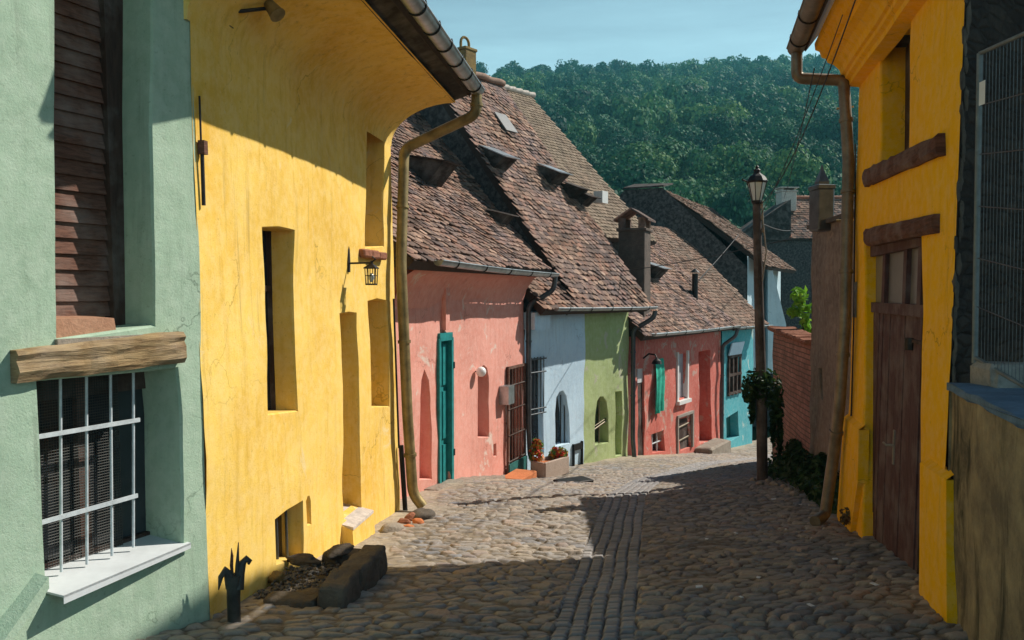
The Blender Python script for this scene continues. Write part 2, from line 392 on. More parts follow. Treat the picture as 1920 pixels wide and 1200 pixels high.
M['paper'] = simple('white_scrap', (.72, .72, .72), .8, 0, .05)
M['twig'] = simple('twig_bark', (.07, .05, .035), .9)
M['globe'] = simple('white_globe', (.85, .85, .84), .3, 0, .03)
M['gravel'] = stone('gravel', (.16, .15, .14), (.09, .085, .08), 20, .4)

def brickmat(name, c1, c2, mortar, bw=.24, bh=.075, rotz=0.0):
    """bricks that run along the wall: x' along, z up"""
    n = NT(name, .95, .15); mp_ = n.mapv((1, 1, 1), (0, 0, rotz)); s_ = n.t.nodes.new('ShaderNodeSeparateXYZ'); n.link(mp_, s_.inputs[0])
    cb = n.t.nodes.new('ShaderNodeCombineXYZ'); n.link(s_.outputs[0], cb.inputs[0])
    zz = n.math('ADD', s_.outputs[2], n.math('MULTIPLY', n.noise(1.5, 3), .05)); n.link(zz, cb.inputs[1])
    b = n.t.nodes.new('ShaderNodeTexBrick'); n.link(cb.outputs[0], b.inputs['Vector']); b.inputs['Scale'].default_value = 1
    b.inputs['Brick Width'].default_value = bw; b.inputs['Row Height'].default_value = bh; b.inputs['Mortar Size'].default_value = .010
    b.inputs['Mortar Smooth'].default_value = .3; b.inputs['Bias'].default_value = -.1
    b.inputs['Color1'].default_value = (*c1, 1); b.inputs['Color2'].default_value = (*c2, 1); b.inputs['Mortar'].default_value = (*mortar, 1)
    x = n.noise(2.2, 6, .7); c = n.mix(n.math('MULTIPLY', n.ramp(x, [(.4, 0), (.65, 1)]), .6), b.outputs['Color'], sc(mortar, .7)); n.color(c)
    h = n.math('SUBTRACT', n.math('MULTIPLY', n.noise(30, 4), .3), n.math('MULTIPLY', b.outputs['Fac'], 1.0)); n.bump(h, .8, .012); return n.m

def retaining_mat():
    n = NT('stained_retaining_plaster', .95, .15)
    a = n.noise(2.0, 8, .72); c = n.mix(n.ramp(a, [(.36, 0), (.62, 1)]), (.46, .355, .20), (.20, .155, .10))
    st = n.noise(1.6, 7, .68, n.mapv((1.6, 1.6, .42)), 1.2); c = n.mix(n.ramp(st, [(.50, 0), (.64, .85)]), c, (.035, .035, .022))
    mo = n.noise(1.1, 6, .7, n.mapv((1.5, 1.5, .5), (0, 0, 1)), .8); c = n.mix(n.ramp(mo, [(.60, 0), (.70, .6)]), c, (.045, .065, .02))
    n.color(c); n.bump(n.math('ADD', a, n.math('MULTIPLY', n.noise(22, 6, .7), .6)), .9, .04); return n.m
M['retain'] = retaining_mat()

def rubble_mat():
    n = NT('dark_rubble', .95, .1); v = n.t.nodes.new('ShaderNodeTexVoronoi'); v.feature = 'DISTANCE_TO_EDGE'; v.inputs['Scale'].default_value = 1
    n.link(n.mapv((5.0, 5.0, 13.0)), v.inputs['Vector']); v2 = n.t.nodes.new('ShaderNodeTexVoronoi'); v2.inputs['Scale'].default_value = 1; n.link(n.mapv((5.0, 5.0, 13.0)), v2.inputs['Vector'])
    c = n.mix(n.ramp(v2.outputs['Color'], [(.2, 0), (.8, 1)]), (.055, .047, .042), (.10, .083, .07))
    c = n.mix(n.math('MULTIPLY', n.ramp(v.outputs['Distance'], [(.01, 1), (.12, 0)]), .6), c, (.05, .045, .042)); c = n.mix(n.math('MULTIPLY', n.ramp(n.noise(3, 8, .75), [(.4, 0), (.62, 1)]), .7), c, (.035, .031, .03)); n.color(c)
    n.bump(n.math('ADD', n.ramp(v.outputs['Distance'], [(0, 0), (.2, 1)]), n.math('MULTIPLY', n.noise(18, 6, .7), 1.6)), .9, .03); return n.m
M['rubble'] = rubble_mat()

# ------------------------------------------------------------ ground surface
CTL = [(-3.2, 3, -.25), (0, 0, 0), (2.6, 2.5, -.2), (0, 3, -.25), (-4, 0, 0), (4, 0, 0),
       (-2.0, 5.6, -.52), (-1.65, 8.2, -.83), (-1.37, 10.3, -1.02), (-1.2, 11.9, -1.27), (-.85, 12.7, -1.22), (-.1, 15.5, -1.74), (.2, 16.4, -1.87),
       (1.5, 18.5, -2.07), (2.6, 20, -2.2), (3.0, 20.8, -2.36), (6.4, 26.2, -3.23), (8.1, 28.8, -3.45), (12, 33, -4.0), (17, 36, -4.6),
       (2.9, 5.7, -.505), (3.04, 6.4, -.56), (3.5, 8.8, -.85), (3.65, 9.4, -.90), (3.95, 13.3, -1.28), (5.2, 17, -1.95), (8, 20, -2.5), (11.5, 24, -3.2),
       (.5, 5.2, -.50), (.75, 7.5, -.75), (1.4, 10.4, -1.04), (2.2, 14, -1.5), (4, 18, -2.1), (7, 23, -2.85)]
CA = np.array(CTL)
def _tps():
    n = len(CA); d = np.linalg.norm(CA[:, None, :2] - CA[None, :, :2], axis=2)
    K = np.where(d > 0, d * d * np.log(d + 1e-9), 0) + np.eye(n) * .6
    P = np.c_[np.ones(n), CA[:, :2]]; A = np.zeros((n + 3, n + 3)); A[:n, :n] = K; A[:n, n:] = P; A[n:, :n] = P.T
    return np.linalg.solve(A, np.r_[CA[:, 2], 0, 0, 0])
TW = _tps()
def gz(X, Y):
    X = np.atleast_1d(np.asarray(X, float)); Y = np.atleast_1d(np.asarray(Y, float)); out = TW[-3] + TW[-2] * X + TW[-1] * Y
    for i in range(len(CA)):
        d2 = (X - CA[i, 0]) ** 2 + (Y - CA[i, 1]) ** 2; out = out + TW[i] * .5 * d2 * np.log(d2 + 1e-12)
    return out
def gz1(x, y): return float(gz(x, y)[0])
def ground_hit(px, py):
    r = ray(px, py); lo, hi = 2.0, 45.0
    for _ in range(50):
        t = (lo + hi) / 2; P = r * (t / r.y)
        if P.z + EYE > gz1(P.x, P.y): lo = t
        else: hi = t
    P = r * (lo / r.y); return Vector((P.x, P.y, gz1(P.x, P.y)))

def hsh(i, j, k):
    x = np.sin(i * 127.1 + j * 311.7 + k * 74.7) * 43758.5453; return x - np.floor(x)
def vnoise(x, y, k=0):
    xi, yi = np.floor(x), np.floor(y); fx, fy = x - xi, y - yi; fx = fx * fx * (3 - 2 * fx); fy = fy * fy * (3 - 2 * fy)
    return (hsh(xi, yi, k) * (1 - fx) + hsh(xi + 1, yi, k) * fx) * (1 - fy) + (hsh(xi, yi + 1, k) * (1 - fx) + hsh(xi + 1, yi + 1, k) * fx) * fy
def fbm(x, y, k=0):
    return .5 * vnoise(x, y, k) + .3 * vnoise(x * 2.1, y * 2.1, k + 1) + .2 * vnoise(x * 4.3, y * 4.3, k + 2)
def smooth(a, b, x):
    t = np.clip((x - a) / (b - a), 0, 1); return t * t * (3 - 2 * t)

def build_road():
    ys = [3.4]; 
    while ys[-1] < 36:
        y = ys[-1]; ys.append(y + max(.0105, .0125 * (y / 9) ** 1.5))
    Y = np.array(ys); nt = 420
    Xl = np.interp(Y, [3, 5.6, 10.3, 11.9, 16.4, 16.7, 20.2, 26.4, 28.8, 36], [-3.4, -2.0, -1.35, -1.45, .2, .26, 2.75, 6.45, 8.15, 12.5]) - .35
    Xr = np.interp(Y, [3, 5.7, 9.4, 11, 13.6, 17, 20, 24, 36], [2.4, 2.95, 3.7, 4.6, 5.0, 5.6, 7.8, 12, 21]) + .35
    t = np.linspace(0, 1, nt); XX = Xl[:, None] * (1 - t) + Xr[:, None] * t; YY = np.repeat(Y[:, None], nt, 1)
    xs = np.interp(YY, [3, 5.24, 8, 11.9, 15.5, 20, 26, 36], [.15, .49, .93, 1.60, 2.5, 4.6, 8.2, 14])
    lat = XX - xs; along = YY * 1.04
    # cobbles
    wx = 1.1 * (fbm(XX * 2.3, YY * 2.3, 31) - .5) + .7 * (fbm(XX * 6, YY * 6, 33) - .5); wy = 1.1 * (fbm(XX * 2.3, YY * 2.3, 41) - .5) + .7 * (fbm(XX * 6, YY * 6, 43) - .5)
    qx = lat / .16 + .35 * np.sin(along * .7) + wx; qy = along / .105 + .25 * np.sin(lat * 2.0) + wy
    ci, cj = np.floor(qx), np.floor(qy); d1 = np.full(qx.shape, 9.); d2 = np.full(qx.shape, 9.); sid = np.zeros(qx.shape); tx = np.zeros(qx.shape); ty = np.zeros(qx.shape)
    for a in (-1, 0, 1):
        for b in (-1, 0, 1):
            I, J = ci + a, cj + b; px = I + .5 + .78 * (hsh(I, J, 1) - .5) + .5 * (J % 2); py = J + .5 + .7 * (hsh(I, J, 2) - .5)
            d = np.sqrt((qx - px) ** 2 + (qy - py) ** 2); m = d < d1
            d2 = np.where(m, d1, np.minimum(d2, d)); sid = np.where(m, hsh(I, J, 3), sid)
            tx = np.where(m, (qx - px) * (hsh(I, J, 4) - .5), tx); ty = np.where(m, (qy - py) * (hsh(I, J, 5) - .5), ty); d1 = np.where(m, d, d1)
    e = d2 - d1; hs = .034 * np.sqrt(smooth(.02, .34, e)) * (.55 + .75 * sid) + .030 * (tx + ty) + .010 * fbm(XX * 13, YY * 13, 9) + .004 * fbm(XX * 40, YY * 40, 19)
    wl = XX - (Xl[:, None] + .35); wr = (Xr[:, None] - .35) - XX
    near_wall = np.clip(1 - np.minimum(wl, wr * 1.1) / .75, 0, 1)
    dirt = .010 + .022 * fbm(XX * 1.1, YY * 1.1, 3) * smooth(.38, .66, vnoise(XX * .7 + 3, YY * .55, 8)) + .03 * near_wall * fbm(XX * 2, YY * 2, 5) + .004 * fbm(XX * 30, YY * 30, 6)
    # paver strip of four rows of narrow setts
    W = .275; ins = np.abs(lat) < W; wav = .006 * np.sin(along * 3.1)
    l2 = (lat + wav + W) / (2 * W / 5); col = np.floor(l2); fx = l2 - col
    rl = .098; r2 = along / rl + col * .37 + .35 * (hsh(col, np.floor(along * 2), 7) - .5); row = np.floor(r2); fy = r2 - row
    ed = np.minimum(np.minimum(fx, 1 - fx) * .108, np.minimum(fy, 1 - fy) * rl - .005) + .006 * (fbm(XX * 25, YY * 25, 51) - .5)
    hb = .034 * np.sqrt(smooth(.002, .016, ed)) + .016 * (hsh(row, col, 5) - .5) + .003 * fbm(XX * 20, YY * 20, 4)
    bid = hsh(row, col, 6)
    h = np.where(ins, np.maximum(hb, .006), np.maximum(hs, dirt))
    lit_spot = np.exp(-(((XX + .55) / .75) ** 2 + ((YY - 8.9) / 1.9) ** 2)) + .7 * np.exp(-(wl / .45) ** 2) * (YY > 7.3)  # pale dusty pavement by the wall, laid on extra to brighten the sunlit ground
    dirt = dirt + .013 * lit_spot * (.35 + 1.1 * fbm(XX * 2.2, YY * 2.2, 61)); h = np.where(ins, h, np.maximum(hs, dirt)); dust_lit = np.where(ins, 0, smooth(.018, .044, dirt))
    gap = np.where(ins, smooth(.010, .022, hb), smooth(0, .012, hs - dirt))
    ston = np.where(ins, .30 * bid, sid * .999)
    swell = .05 * (fbm(XX * .55, YY * .4, 12) - .5) + .02 * (fbm(XX * 1.7, YY * 1.4, 14) - .5) - .03 * np.exp(-(lat / .6) ** 2)
    Z = gz(XX.ravel(), YY.ravel()).reshape(XX.shape) + h + swell - .02
    V = np.stack([XX, YY, Z], -1).reshape(-1, 3); nr = len(Y)
    idx = np.arange(nr * nt).reshape(nr, nt); q = np.stack([idx[:-1, :-1], idx[:-1, 1:], idx[1:, 1:], idx[1:, :-1]], -1).reshape(-1, 4)
    n = NT('cobble_stone', .85, .2)
    s_ = n.attr('stone'); cs = n.ramp(s_, [(0, (.17, .175, .19)), (.2, (.28, .265, .255)), (.3, (.28, .285, .305)), (.42, (.36, .31, .255)), (.55, (.19, .18, .18)), (.68, (.42, .355, .28)), (.8, (.23, .24, .265)), (.9, (.39, .29, .23)), (1, (.34, .32, .295))])
    x = n.noise(26, 6, .7); cs = n.mix(n.math('MULTIPLY', n.ramp(x, [(.4, 0), (.7, 1)]), .5), cs, (.13, .105, .085))
    y = n.noise(1.3, 5, .6); cs = n.mix(n.math('MULTIPLY', n.ramp(y, [(.40, 0), (.66, 1)]), .5), cs, (.44, .36, .265))
    cg = n.mix(n.ramp(n.noise(9, 6, .7), [(.35, 0), (.65, 1)]), (.07, .055, .04), (.27, .215, .155))
    cs = n.mix(n.attr('strip'), cs, n.mix(s_, (.30, .30, .315), (.62, .58, .56))); cg = n.mix(n.attr('dust_lit'), cg, n.mix(n.ramp(n.noise(14, 6, .7), [(.35, 0), (.65, 1)]), (.27, .225, .17), (.47, .40, .305))); n.color(n.mix(n.attr('gap'), cg, cs)); n.link(n.ramp(n.attr('gap'), [(0, .95), (1, .70)]), n.b.inputs['Roughness'])
    n.bump(n.math('ADD', n.noise(45, 5, .7), n.math('MULTIPLY', n.noise(160, 3), .4)), .45, .008)
    o = mesh_np('cobbled_road', V, q.ravel(), np.arange(len(q)) * 4, np.full(len(q), 4), n.m, np.ones(len(q), bool), {'stone': ston.ravel(), 'gap': gap.ravel(), 'strip': ins.astype(float).ravel() * .5, 'dust_lit': dust_lit.ravel()})
    props(o, kind='structure')
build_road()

def hill_z(X, Y):
    base = np.interp(Y, [0, 36, 55, 75, 100, 395, 430, 520], [-1.2, -5.5, -6, -2, 8, 95, 98, 90])
    und = 4 * (fbm(X / 70 + 5, Y / 70, 21) - .5) * np.clip((Y - 60) / 80, 0, 1) + 5 * np.clip((X - 20) / 200, -.6, 1) * np.clip((Y - 60) / 300, 0, 1)
    return base + und
def build_terrain():
    xs = np.linspace(-620, 700, 133); ys = np.r_[np.linspace(36, 110, 30), np.linspace(116, 560, 75)]
    XX, YY = np.meshgrid(xs, ys); Z = hill_z(XX, YY); idx = np.arange(XX.size).reshape(XX.shape)
    q = np.stack([idx[:-1, :-1], idx[:-1, 1:], idx[1:, 1:], idx[1:, :-1]], -1).reshape(-1, 4)
    m = simple('hill_undergrowth', (.025, .05, .02), .95, 0, .4, .3, .1)
    props(mesh_np('wooded_hill', np.stack([XX, YY, Z], -1).reshape(-1, 3), q.ravel(), np.arange(len(q)) * 4, np.full(len(q), 4), m, np.ones(len(q), bool)), kind='structure')
    xs = np.linspace(-620, 700, 89); ys = np.linspace(-300, 40, 70); XX, YY = np.meshgrid(xs, ys); Z = np.interp(YY, [-300, 0, 12, 40], [0, -.35, -2.0, -6.2])
    idx = np.arange(XX.size).reshape(XX.shape); q = np.stack([idx[:-1, :-1], idx[:-1, 1:], idx[1:, 1:], idx[1:, :-1]], -1).reshape(-1, 4)
    props(mesh_np('ground', np.stack([XX, YY, Z], -1).reshape(-1, 3), q.ravel(), np.arange(len(q)) * 4, np.full(len(q), 4), simple('earth', (.13, .10, .07), .95, 0, .3, 2), np.ones(len(q), bool)), kind='structure')
build_terrain()

# ------------------------------------------------------------ forest on the hill
def build_forest():
    rng = np.random.default_rng(5); protos = []
    for k in range(16):
        con = k in (8, 9); nl = 560 if k < 10 else 2000; kk = 1 if k < 10 else .58
        if con:
            h = rng.uniform(0, 1, nl) ** .8; r = .34 * (1 - h) + .03; a = rng.uniform(0, 6.283, nl); c = np.stack([np.cos(a) * r, np.sin(a) * r, h * 1.9 - .55], 1)
            nrm = np.stack([np.cos(a), np.sin(a), np.full(nl, .6)], 1); size = .11 * (1.15 - h)
        else:
            L_ = rng.integers(7, 11); lc = rng.normal(0, 1, (L_, 3)); lc /= np.linalg.norm(lc, axis=1)[:, None]; lc[:, 2] = np.abs(lc[:, 2]) * .9 - .15
            lc *= rng.uniform(.25, .55, (L_, 1)); lr = rng.uniform(.28, .48, L_)
            j = rng.integers(0, L_, nl); d = rng.normal(0, 1, (nl, 3)); d[:, 2] = d[:, 2] * .8 + .35; d /= np.linalg.norm(d, axis=1)[:, None]
            c = lc[j] + d * lr[j][:, None] * rng.uniform(.82, 1.05, (nl, 1)); nrm = d; size = rng.uniform(.05, .10, nl) * kk
        nrm = nrm + rng.normal(0, .38, (nl, 3)); nrm /= np.linalg.norm(nrm, axis=1)[:, None]
        t = np.cross(nrm, rng.normal(0, 1, (nl, 3))); t /= np.linalg.norm(t, axis=1)[:, None]; b = np.cross(nrm, t); s_ = np.broadcast_to(np.asarray(size), (nl,))[:, None]
        q = np.stack([c + t * s_, c + b * s_ * .8, c - t * s_, c - b * s_ * .8], 1)           # nl,4,3
        tint = np.repeat(rng.uniform(-.2, .2, nl), 4); protos.append((q.reshape(-1, 3), tint, con))
    Vs, Ts = [], []; n = 0; y = 76.0
    while y < 440:
        sp = 4.5 + y * .0046; x = -70 - .25 * y
        xmax = 40 + y * .62
        while x < xmax:
            X = x + rng.uniform(-.42, .42) * sp; Yv = y + rng.uniform(-.42, .42) * sp; x += sp
            if X < -.16 * Yv - 12: continue
            q, t, con = protos[rng.integers(0, 8) if Yv > 150 else rng.integers(10, 16)] if rng.uniform() > .03 * (Yv < 200) else protos[rng.integers(8, 10)]
            R0 = (rng.uniform(2.4, 4.4) if rng.uniform() < .6 else rng.uniform(4.2, 6.4)) * .84 * (1 + Yv * .0005) * (1.1 if con else 1); R0 = min(R0, 3.9) if con else R0; zz = float(hill_z(np.array(X), np.array(Yv)))
            a = rng.uniform(0, 6.283); ca, sa = math.cos(a), math.sin(a); P = q * np.array([R0, R0, R0 * rng.uniform(.95, 1.35)])
            V = np.stack([P[:, 0] * ca - P[:, 1] * sa + X, P[:, 0] * sa + P[:, 1] * ca + Yv, P[:, 2] + zz + R0 * 1.25], 1)
            Vs.append(V); base = .18 if con else float(np.clip(1.15 * fbm(np.array(X / 26.), np.array(Yv / 34.), 77) - .08 + rng.uniform(-.22, .22), .05, .85)) + (.2 if rng.uniform() < .06 else 0); Ts.append(t + base); n += 1
        y += sp * .86
    V = np.concatenate(Vs); T = np.concatenate(Ts); nf = len(V) // 4
    m = NT('forest_leaves', .7, .2); tn = m.attr('tint')
    st = [(0, (.008, .040, .032)), (.25, (.016, .070, .045)), (.5, (.035, .125, .065)), (.75, (.055, .165, .07)), (1, (.14, .25, .08))]
    m.color(m.ramp(tn, st)); tr = m.t.nodes.new('ShaderNodeBsdfTranslucent'); mxs = m.t.nodes.new('ShaderNodeMixShader'); mxs.inputs[0].default_value = .25
    m.link(m.ramp(tn, st), tr.inputs['Color']); m.link(m.b.outputs[0], mxs.inputs[1]); m.link(tr.outputs[0], mxs.inputs[2]); m.link(mxs.outputs[0], m.t.nodes['Material Output'].inputs['Surface'])
    o = mesh_np('forest', V, np.arange(len(V)), np.arange(nf) * 4, np.full(nf, 4), m.m, np.zeros(nf, bool), {'tint': T})
    props(o, 'dense dark green forest covering the hill behind the roofs', 'forest', None, 'stuff')
    print('forest trees', n, 'faces', nf)
build_forest()

# ------------------------------------------------------------ walls, roofs, gutters
def dens(poly, step):
    out = []
    for i, a in enumerate(poly):
        b = poly[(i + 1) % len(poly)]; d = math.hypot(b[0] - a[0], b[1] - a[1]); k = max(1, int(d / step))
        for j in range(k): out.append((a[0] + (b[0] - a[0]) * j / k, a[1] + (b[1] - a[1]) * j / k))
    return out
def inside(p, poly):
    x, y = p; c = False; n = len(poly); j = n - 1
    for i in range(n):
        xi, yi = poly[i]; xj, yj = poly[j]
        if (yi > y) != (yj > y) and x < (xj - xi) * (y - yi) / (yj - yi + 1e-12) + xi: c = not c
        j = i
    return c
def wall_mesh(F, outline, holes, step=.22, wob=.02, extra=None, fade=0):
    """facade with openings cut and their reveals; plaster is slightly uneven"""
    out = dens(outline, step); hp = [dens(h, min(step, .14)) for h, _ in holes]; pts = list(out); edges = [(i, (i + 1) % len(out)) for i in range(len(out))]
    for h in hp:
        o = len(pts); pts += h; edges += [(o + i, o + (i + 1) % len(h)) for i in range(len(h))]
    us = [p[0] for p in outline]; zs = [p[1] for p in outline]; rng = random.Random(3)
    u = min(us) + step
    while u < max(us):
        z = min(zs) + step
        while z < max(zs):
            p = (u + rng.uniform(-.3, .3) * step, z + rng.uniform(-.3, .3) * step)
            if inside(p, outline) and not any(inside(p, h) for h in hp) and min(math.hypot(p[0] - q[0], p[1] - q[1]) for q in pts[:len(out) + sum(map(len, hp))]) > step * .35: pts.append(p)
            z += step
        u += step
    r = delaunay_2d_cdt([Vector(p) for p in pts], edges, [], 0, 1e-5)
    vs = [(v.x, v.y) for v in r[0]]; tri = []
    for f in r[2]:
        c = (sum(vs[i][0] for i in f) / len(f), sum(vs[i][1] for i in f) / len(f))
        if inside(c, out) and not any(inside(c, h) for h in hp): tri.append(tuple(f))
    def wd(u, z): return wob * (min(1, max(0, (max(zs) - z) / fade)) if fade else 1) * (mnoise.noise(Vector((u * .9, z * .9, F.A.x * 5 + 1))) + .5 * mnoise.noise(Vector((u * 2.6, z * 2.6, F.A.y))))
    mb = MB(); flip = []
    for f in tri:
        a, b, c = (vs[i] for i in f[:3]); area = (b[0] - a[0]) * (c[1] - a[1]) - (b[1] - a[1]) * (c[0] - a[0])
        # u to the right / z up seen from the street when side=-1, mirrored when side=1 does not matter for shading
        flip.append(f if (area > 0) == (F.side > 0) else f[::-1])
    mb.add([F.pt(u, wd(u, z), z) for u, z in vs], flip, True)
    for h, (_, dep) in zip(hp, holes):
        n = len(h); v2 = []
        cu = sum(p[0] for p in h) / n; cz = sum(p[1] for p in h) / n
        def inw(p, k):
            d = math.hypot(p[0] - cu, p[1] - cz) + 1e-6; return (p[0] + (cu - p[0]) / d * k, p[1] + (cz - p[1]) / d * k)
        rings = [[F.pt(p[0], wd(*p), p[1]) for p in h], [F.pt(*(lambda q: (q[0], wd(*p) - .018, q[1]))(inw(p, .012))) for p in h], [F.pt(*(lambda q: (q[0], -dep, q[1]))(inw(p, .012))) for p in h]]
        v2 = [q for rr in rings for q in rr]; fs = []
        for k in range(2):
            for i in range(n): fs.append((k * n + i, k * n + (i + 1) % n, (k + 1) * n + (i + 1) % n, (k + 1) * n + i))
        mb.add(v2, fs)
    if extra:
        for q in extra: mb.add(q, [tuple(range(len(q)))])
    return mb
def body(F, u0, u1, z0, zt, depth, off=0.03):
    """near side, far side and back of a house behind its facade"""
    P = lambda u, w, z: F.pt(u, w, z)
    return [[P(u0, -off, z0), P(u0, -off, zt), P(u0, -depth, zt), P(u0, -depth, z0)], [P(u1, -off, z0), P(u1, -off, zt), P(u1, -depth, zt), P(u1, -depth, z0)],
            [P(u0, -depth, z0), P(u0, -depth, zt), P(u1, -depth, zt), P(u1, -depth, z0)]]
def gables(F, u0, u1, we, ze, run, rise, back=None, eps=.05):
    """triangular gable ends under a saddle roof (we, ze at the eave)"""
    q = []
    for u in (u0, u1):
        q.append([F.pt(u, -.02, ze - .1), F.pt(u, we - run, ze + rise - eps), F.pt(u, (back if back is not None else we - 2 * run), ze - .1)])
    return q

def roof(F, u0, u1, we, ze, pitch, slope_len, mat, seed, tw=.17, ex=.155, sag=.05, parent=None, u0top=None, u1top=None, back=True, messy=1.25):
    """tiled slope rising away from the street from the eave line (w=we, z=ze)"""
    rng = np.random.default_rng(seed); cp_, sp_ = math.cos(R(pitch)), math.sin(R(pitch)); u0top = u0 if u0top is None else u0top; u1top = u1 if u1top is None else u1top
    A = np.array(F.A); U = np.array(F.U); N = np.array(F.N); Zv = np.array((0, 0, 1.))
    Sdir = -N * cp_ + Zv * sp_; Nr = N * sp_ + Zv * cp_                    # up slope, roof normal
    O = A + N * we + Zv * ze
    rows = int(slope_len / ex); pos = []; rr = []
    for i in range(rows + 1):
        s = i * ex; t = s / slope_len; a = u0 + (u0top - u0) * t; b = u1 + (u1top - u1) * t; n = int((b - a) / tw); 
        for j in range(n + 1):
            u = a + (j + (.5 if i % 2 else 0)) * tw
            if u > b: continue
            pos.append((u, s)); rr.append(i)
    pos = np.array(pos); n = len(pos)
    pu = pos[:, 0] + rng.normal(0, .008, n) * messy; ps = pos[:, 1] + rng.normal(0, .012, n) * messy
    sagv = sag * (fbm(pos[:, 0] * .7 + seed, pos[:, 1] * .7, seed) - .5) * 2 - sag * .8 * np.sin(np.clip((pos[:, 0] - u0) / (u1 - u0), 0, 1) * math.pi) * .6
    rot = rng.normal(0, .035, n) * messy; lift = np.abs(rng.normal(0, .007, n)) * messy; roll = rng.normal(0, .03, n) * messy
    hw, ln, th = tw * .485, ex * 1.75, .019
    # template (x along u, y up slope measured from lower edge)
    tx = np.array([-hw, -hw, -hw * .62, 0, hw * .62, hw, hw]); ty = np.array([ln, .045, .012, 0, .012, .045, ln]); top = np.array([0, 1, 1, 1, 1, 1, 0.])
    vx = np.r_[tx, tx[1:6]]; vy = np.r_[ty, ty[1:6]]; vt = np.r_[top, top[1:6]]; vb = np.r_[np.zeros(7), np.ones(5)]
    cx = vx[None] * np.cos(rot)[:, None] - vy[None] * np.sin(rot)[:, None]; cy = vx[None] * np.sin(rot)[:, None] + vy[None] * np.cos(rot)[:, None]
    hgt = .012 + vt[None] * (.030 + lift[:, None]) - vb[None] * th + sagv[:, None] + roll[:, None] * vx[None]
    uu = pu[:, None] + cx; ss = ps[:, None] + cy - .02
    V = O[None, None] + uu[..., None] * U + ss[..., None] * Sdir + hgt[..., None] * Nr
    if F.b: V -= (N * F.b)[None, None] * V[..., 2:3] * 0
    tmpl = [(0, 1, 2, 3, 4, 5, 6), (1, 7, 8, 2), (2, 8, 9, 3), (3, 9, 10, 4), (4, 10, 11, 5)]
    lp = np.concatenate([np.array(f) for f in tmpl]); tt = np.array([len(f) for f in tmpl]); ss0 = np.r_[0, np.cumsum(tt)[:-1]]
    loops = (lp[None] + (np.arange(n) * 12)[:, None]).ravel(); starts = (ss0[None] + (np.arange(n) * len(lp))[:, None]).ravel(); tots = np.tile(tt, n)
    o = mesh_np('roof', V.reshape(-1, 3), loops, starts, tots, mat, np.zeros(len(starts), bool), None, parent)
    # deck under the tiles (own thickness) and the back slope
    def P(u, s, h=0.0): return Vector(O + U * u + Sdir * s + Nr * h)
    dk = MB(); k = 12; th2 = -.10 - sag
    top_ = []; 
    g = [[P(u0 + (u0top - u0) * i / k + ((u1 + (u1top - u1) * i / k) - (u0 + (u0top - u0) * i / k)) * j / k, slope_len * i / k, -.005 + float(sag * (fbm(np.array((u0 + (u1 - u0) * j / k) * .7 + seed), np.array(slope_len * i / k * .7), seed) - .5) * 2) - sag * .5 * math.sin(j / k * math.pi)) for j in range(k + 1)] for i in range(k + 1)]
    vs = [p for r_ in g for p in r_]; fs = [(i * (k + 1) + j, i * (k + 1) + j + 1, (i + 1) * (k + 1) + j + 1, (i + 1) * (k + 1) + j) for i in range(k) for j in range(k)]
    dk.add(vs, fs)
    dk.add([P(u0, 0, th2), P(u1, 0, th2), P(u1top, slope_len, th2), P(u0top, slope_len, th2)], [(0, 1, 2, 3)])
    dk.add([g[0][0], g[0][k], P(u1, 0, th2), P(u0, 0, th2)], [(0, 1, 2, 3)])
    dk.add([g[i][0] for i in range(k + 1)] + [P(u0top, slope_len, th2), P(u0, 0, th2)], [tuple(range(k + 3))]); dk.add([g[i][k] for i in range(k + 1)] + [P(u1top, slope_len, th2), P(u1, 0, th2)], [tuple(range(k + 3))])
    d = obj('roof_deck', dk, M['under'], o)
    if back:
        bk = MB(); B0 = P(u0top, slope_len, .02); B1 = P(u1top, slope_len, .02); dn = Vector(-N * cp_ - Zv * sp_) * slope_len; bk.add([B0, B1, B1 + dn, B0 + dn], [(0, 1, 2, 3)]); obj('back_slope', bk, mat, o)
    return o, P

def gutter(F, u0, u1, w, z0, z1, mat, parent, r=.065, brackets=6, bmat=None, sagv=0.0):
    mb = MB(); us = np.linspace(u0, u1, 14); n = 9; vs = []; fs = []
    for i, u in enumerate(us):
        t = i / 13; z = z0 + (z1 - z0) * t - sagv * math.sin(t * math.pi)
        for rr in (r, r - .006):
            for k in range(n):
                a = math.pi + math.pi * k / (n - 1) if True else 0
                vs.append(F.pt(u, w + rr * math.cos(a), z + rr * math.sin(a) + F.b * 0))
    for i in range(13):
        for k in range(n - 1):
            o = i * 2 * n; fs.append((o + k, o + k + 1, o + 2 * n + k + 1, o + 2 * n + k)); o += n; fs.append((o + k + 1, o + k, o + 2 * n + k, o + 2 * n + k + 1))
    mb.add(vs, fs, True)
    for i in (0, 13):
        mb.add(vs[i * 2 * n:i * 2 * n + n], [tuple(range(n))])
    for side in (1, -1):                                   # rolled rims
        mb.tube([F.pt(u, w + side * r, z0 + (z1 - z0) * i / 13 - sagv * math.sin(i / 13 * math.pi)) for i, u in enumerate(us)], .011, 6)
    g = obj('gutter', mb, mat, parent)
    for k in range(brackets):
        t = (k + .5) / brackets; u = u0 + (u1 - u0) * t; z = z0 + (z1 - z0) * t - sagv * math.sin(t * math.pi); b = MB(); rr = r + .006
        b.tube([F.pt(u, w + rr * math.cos(a), z + rr * math.sin(a)) for a in np.linspace(math.pi * .95, math.pi * 2.12, 12)], .009, 5)
        obj('bracket', b, bmat or M['iron'], g)
    return g
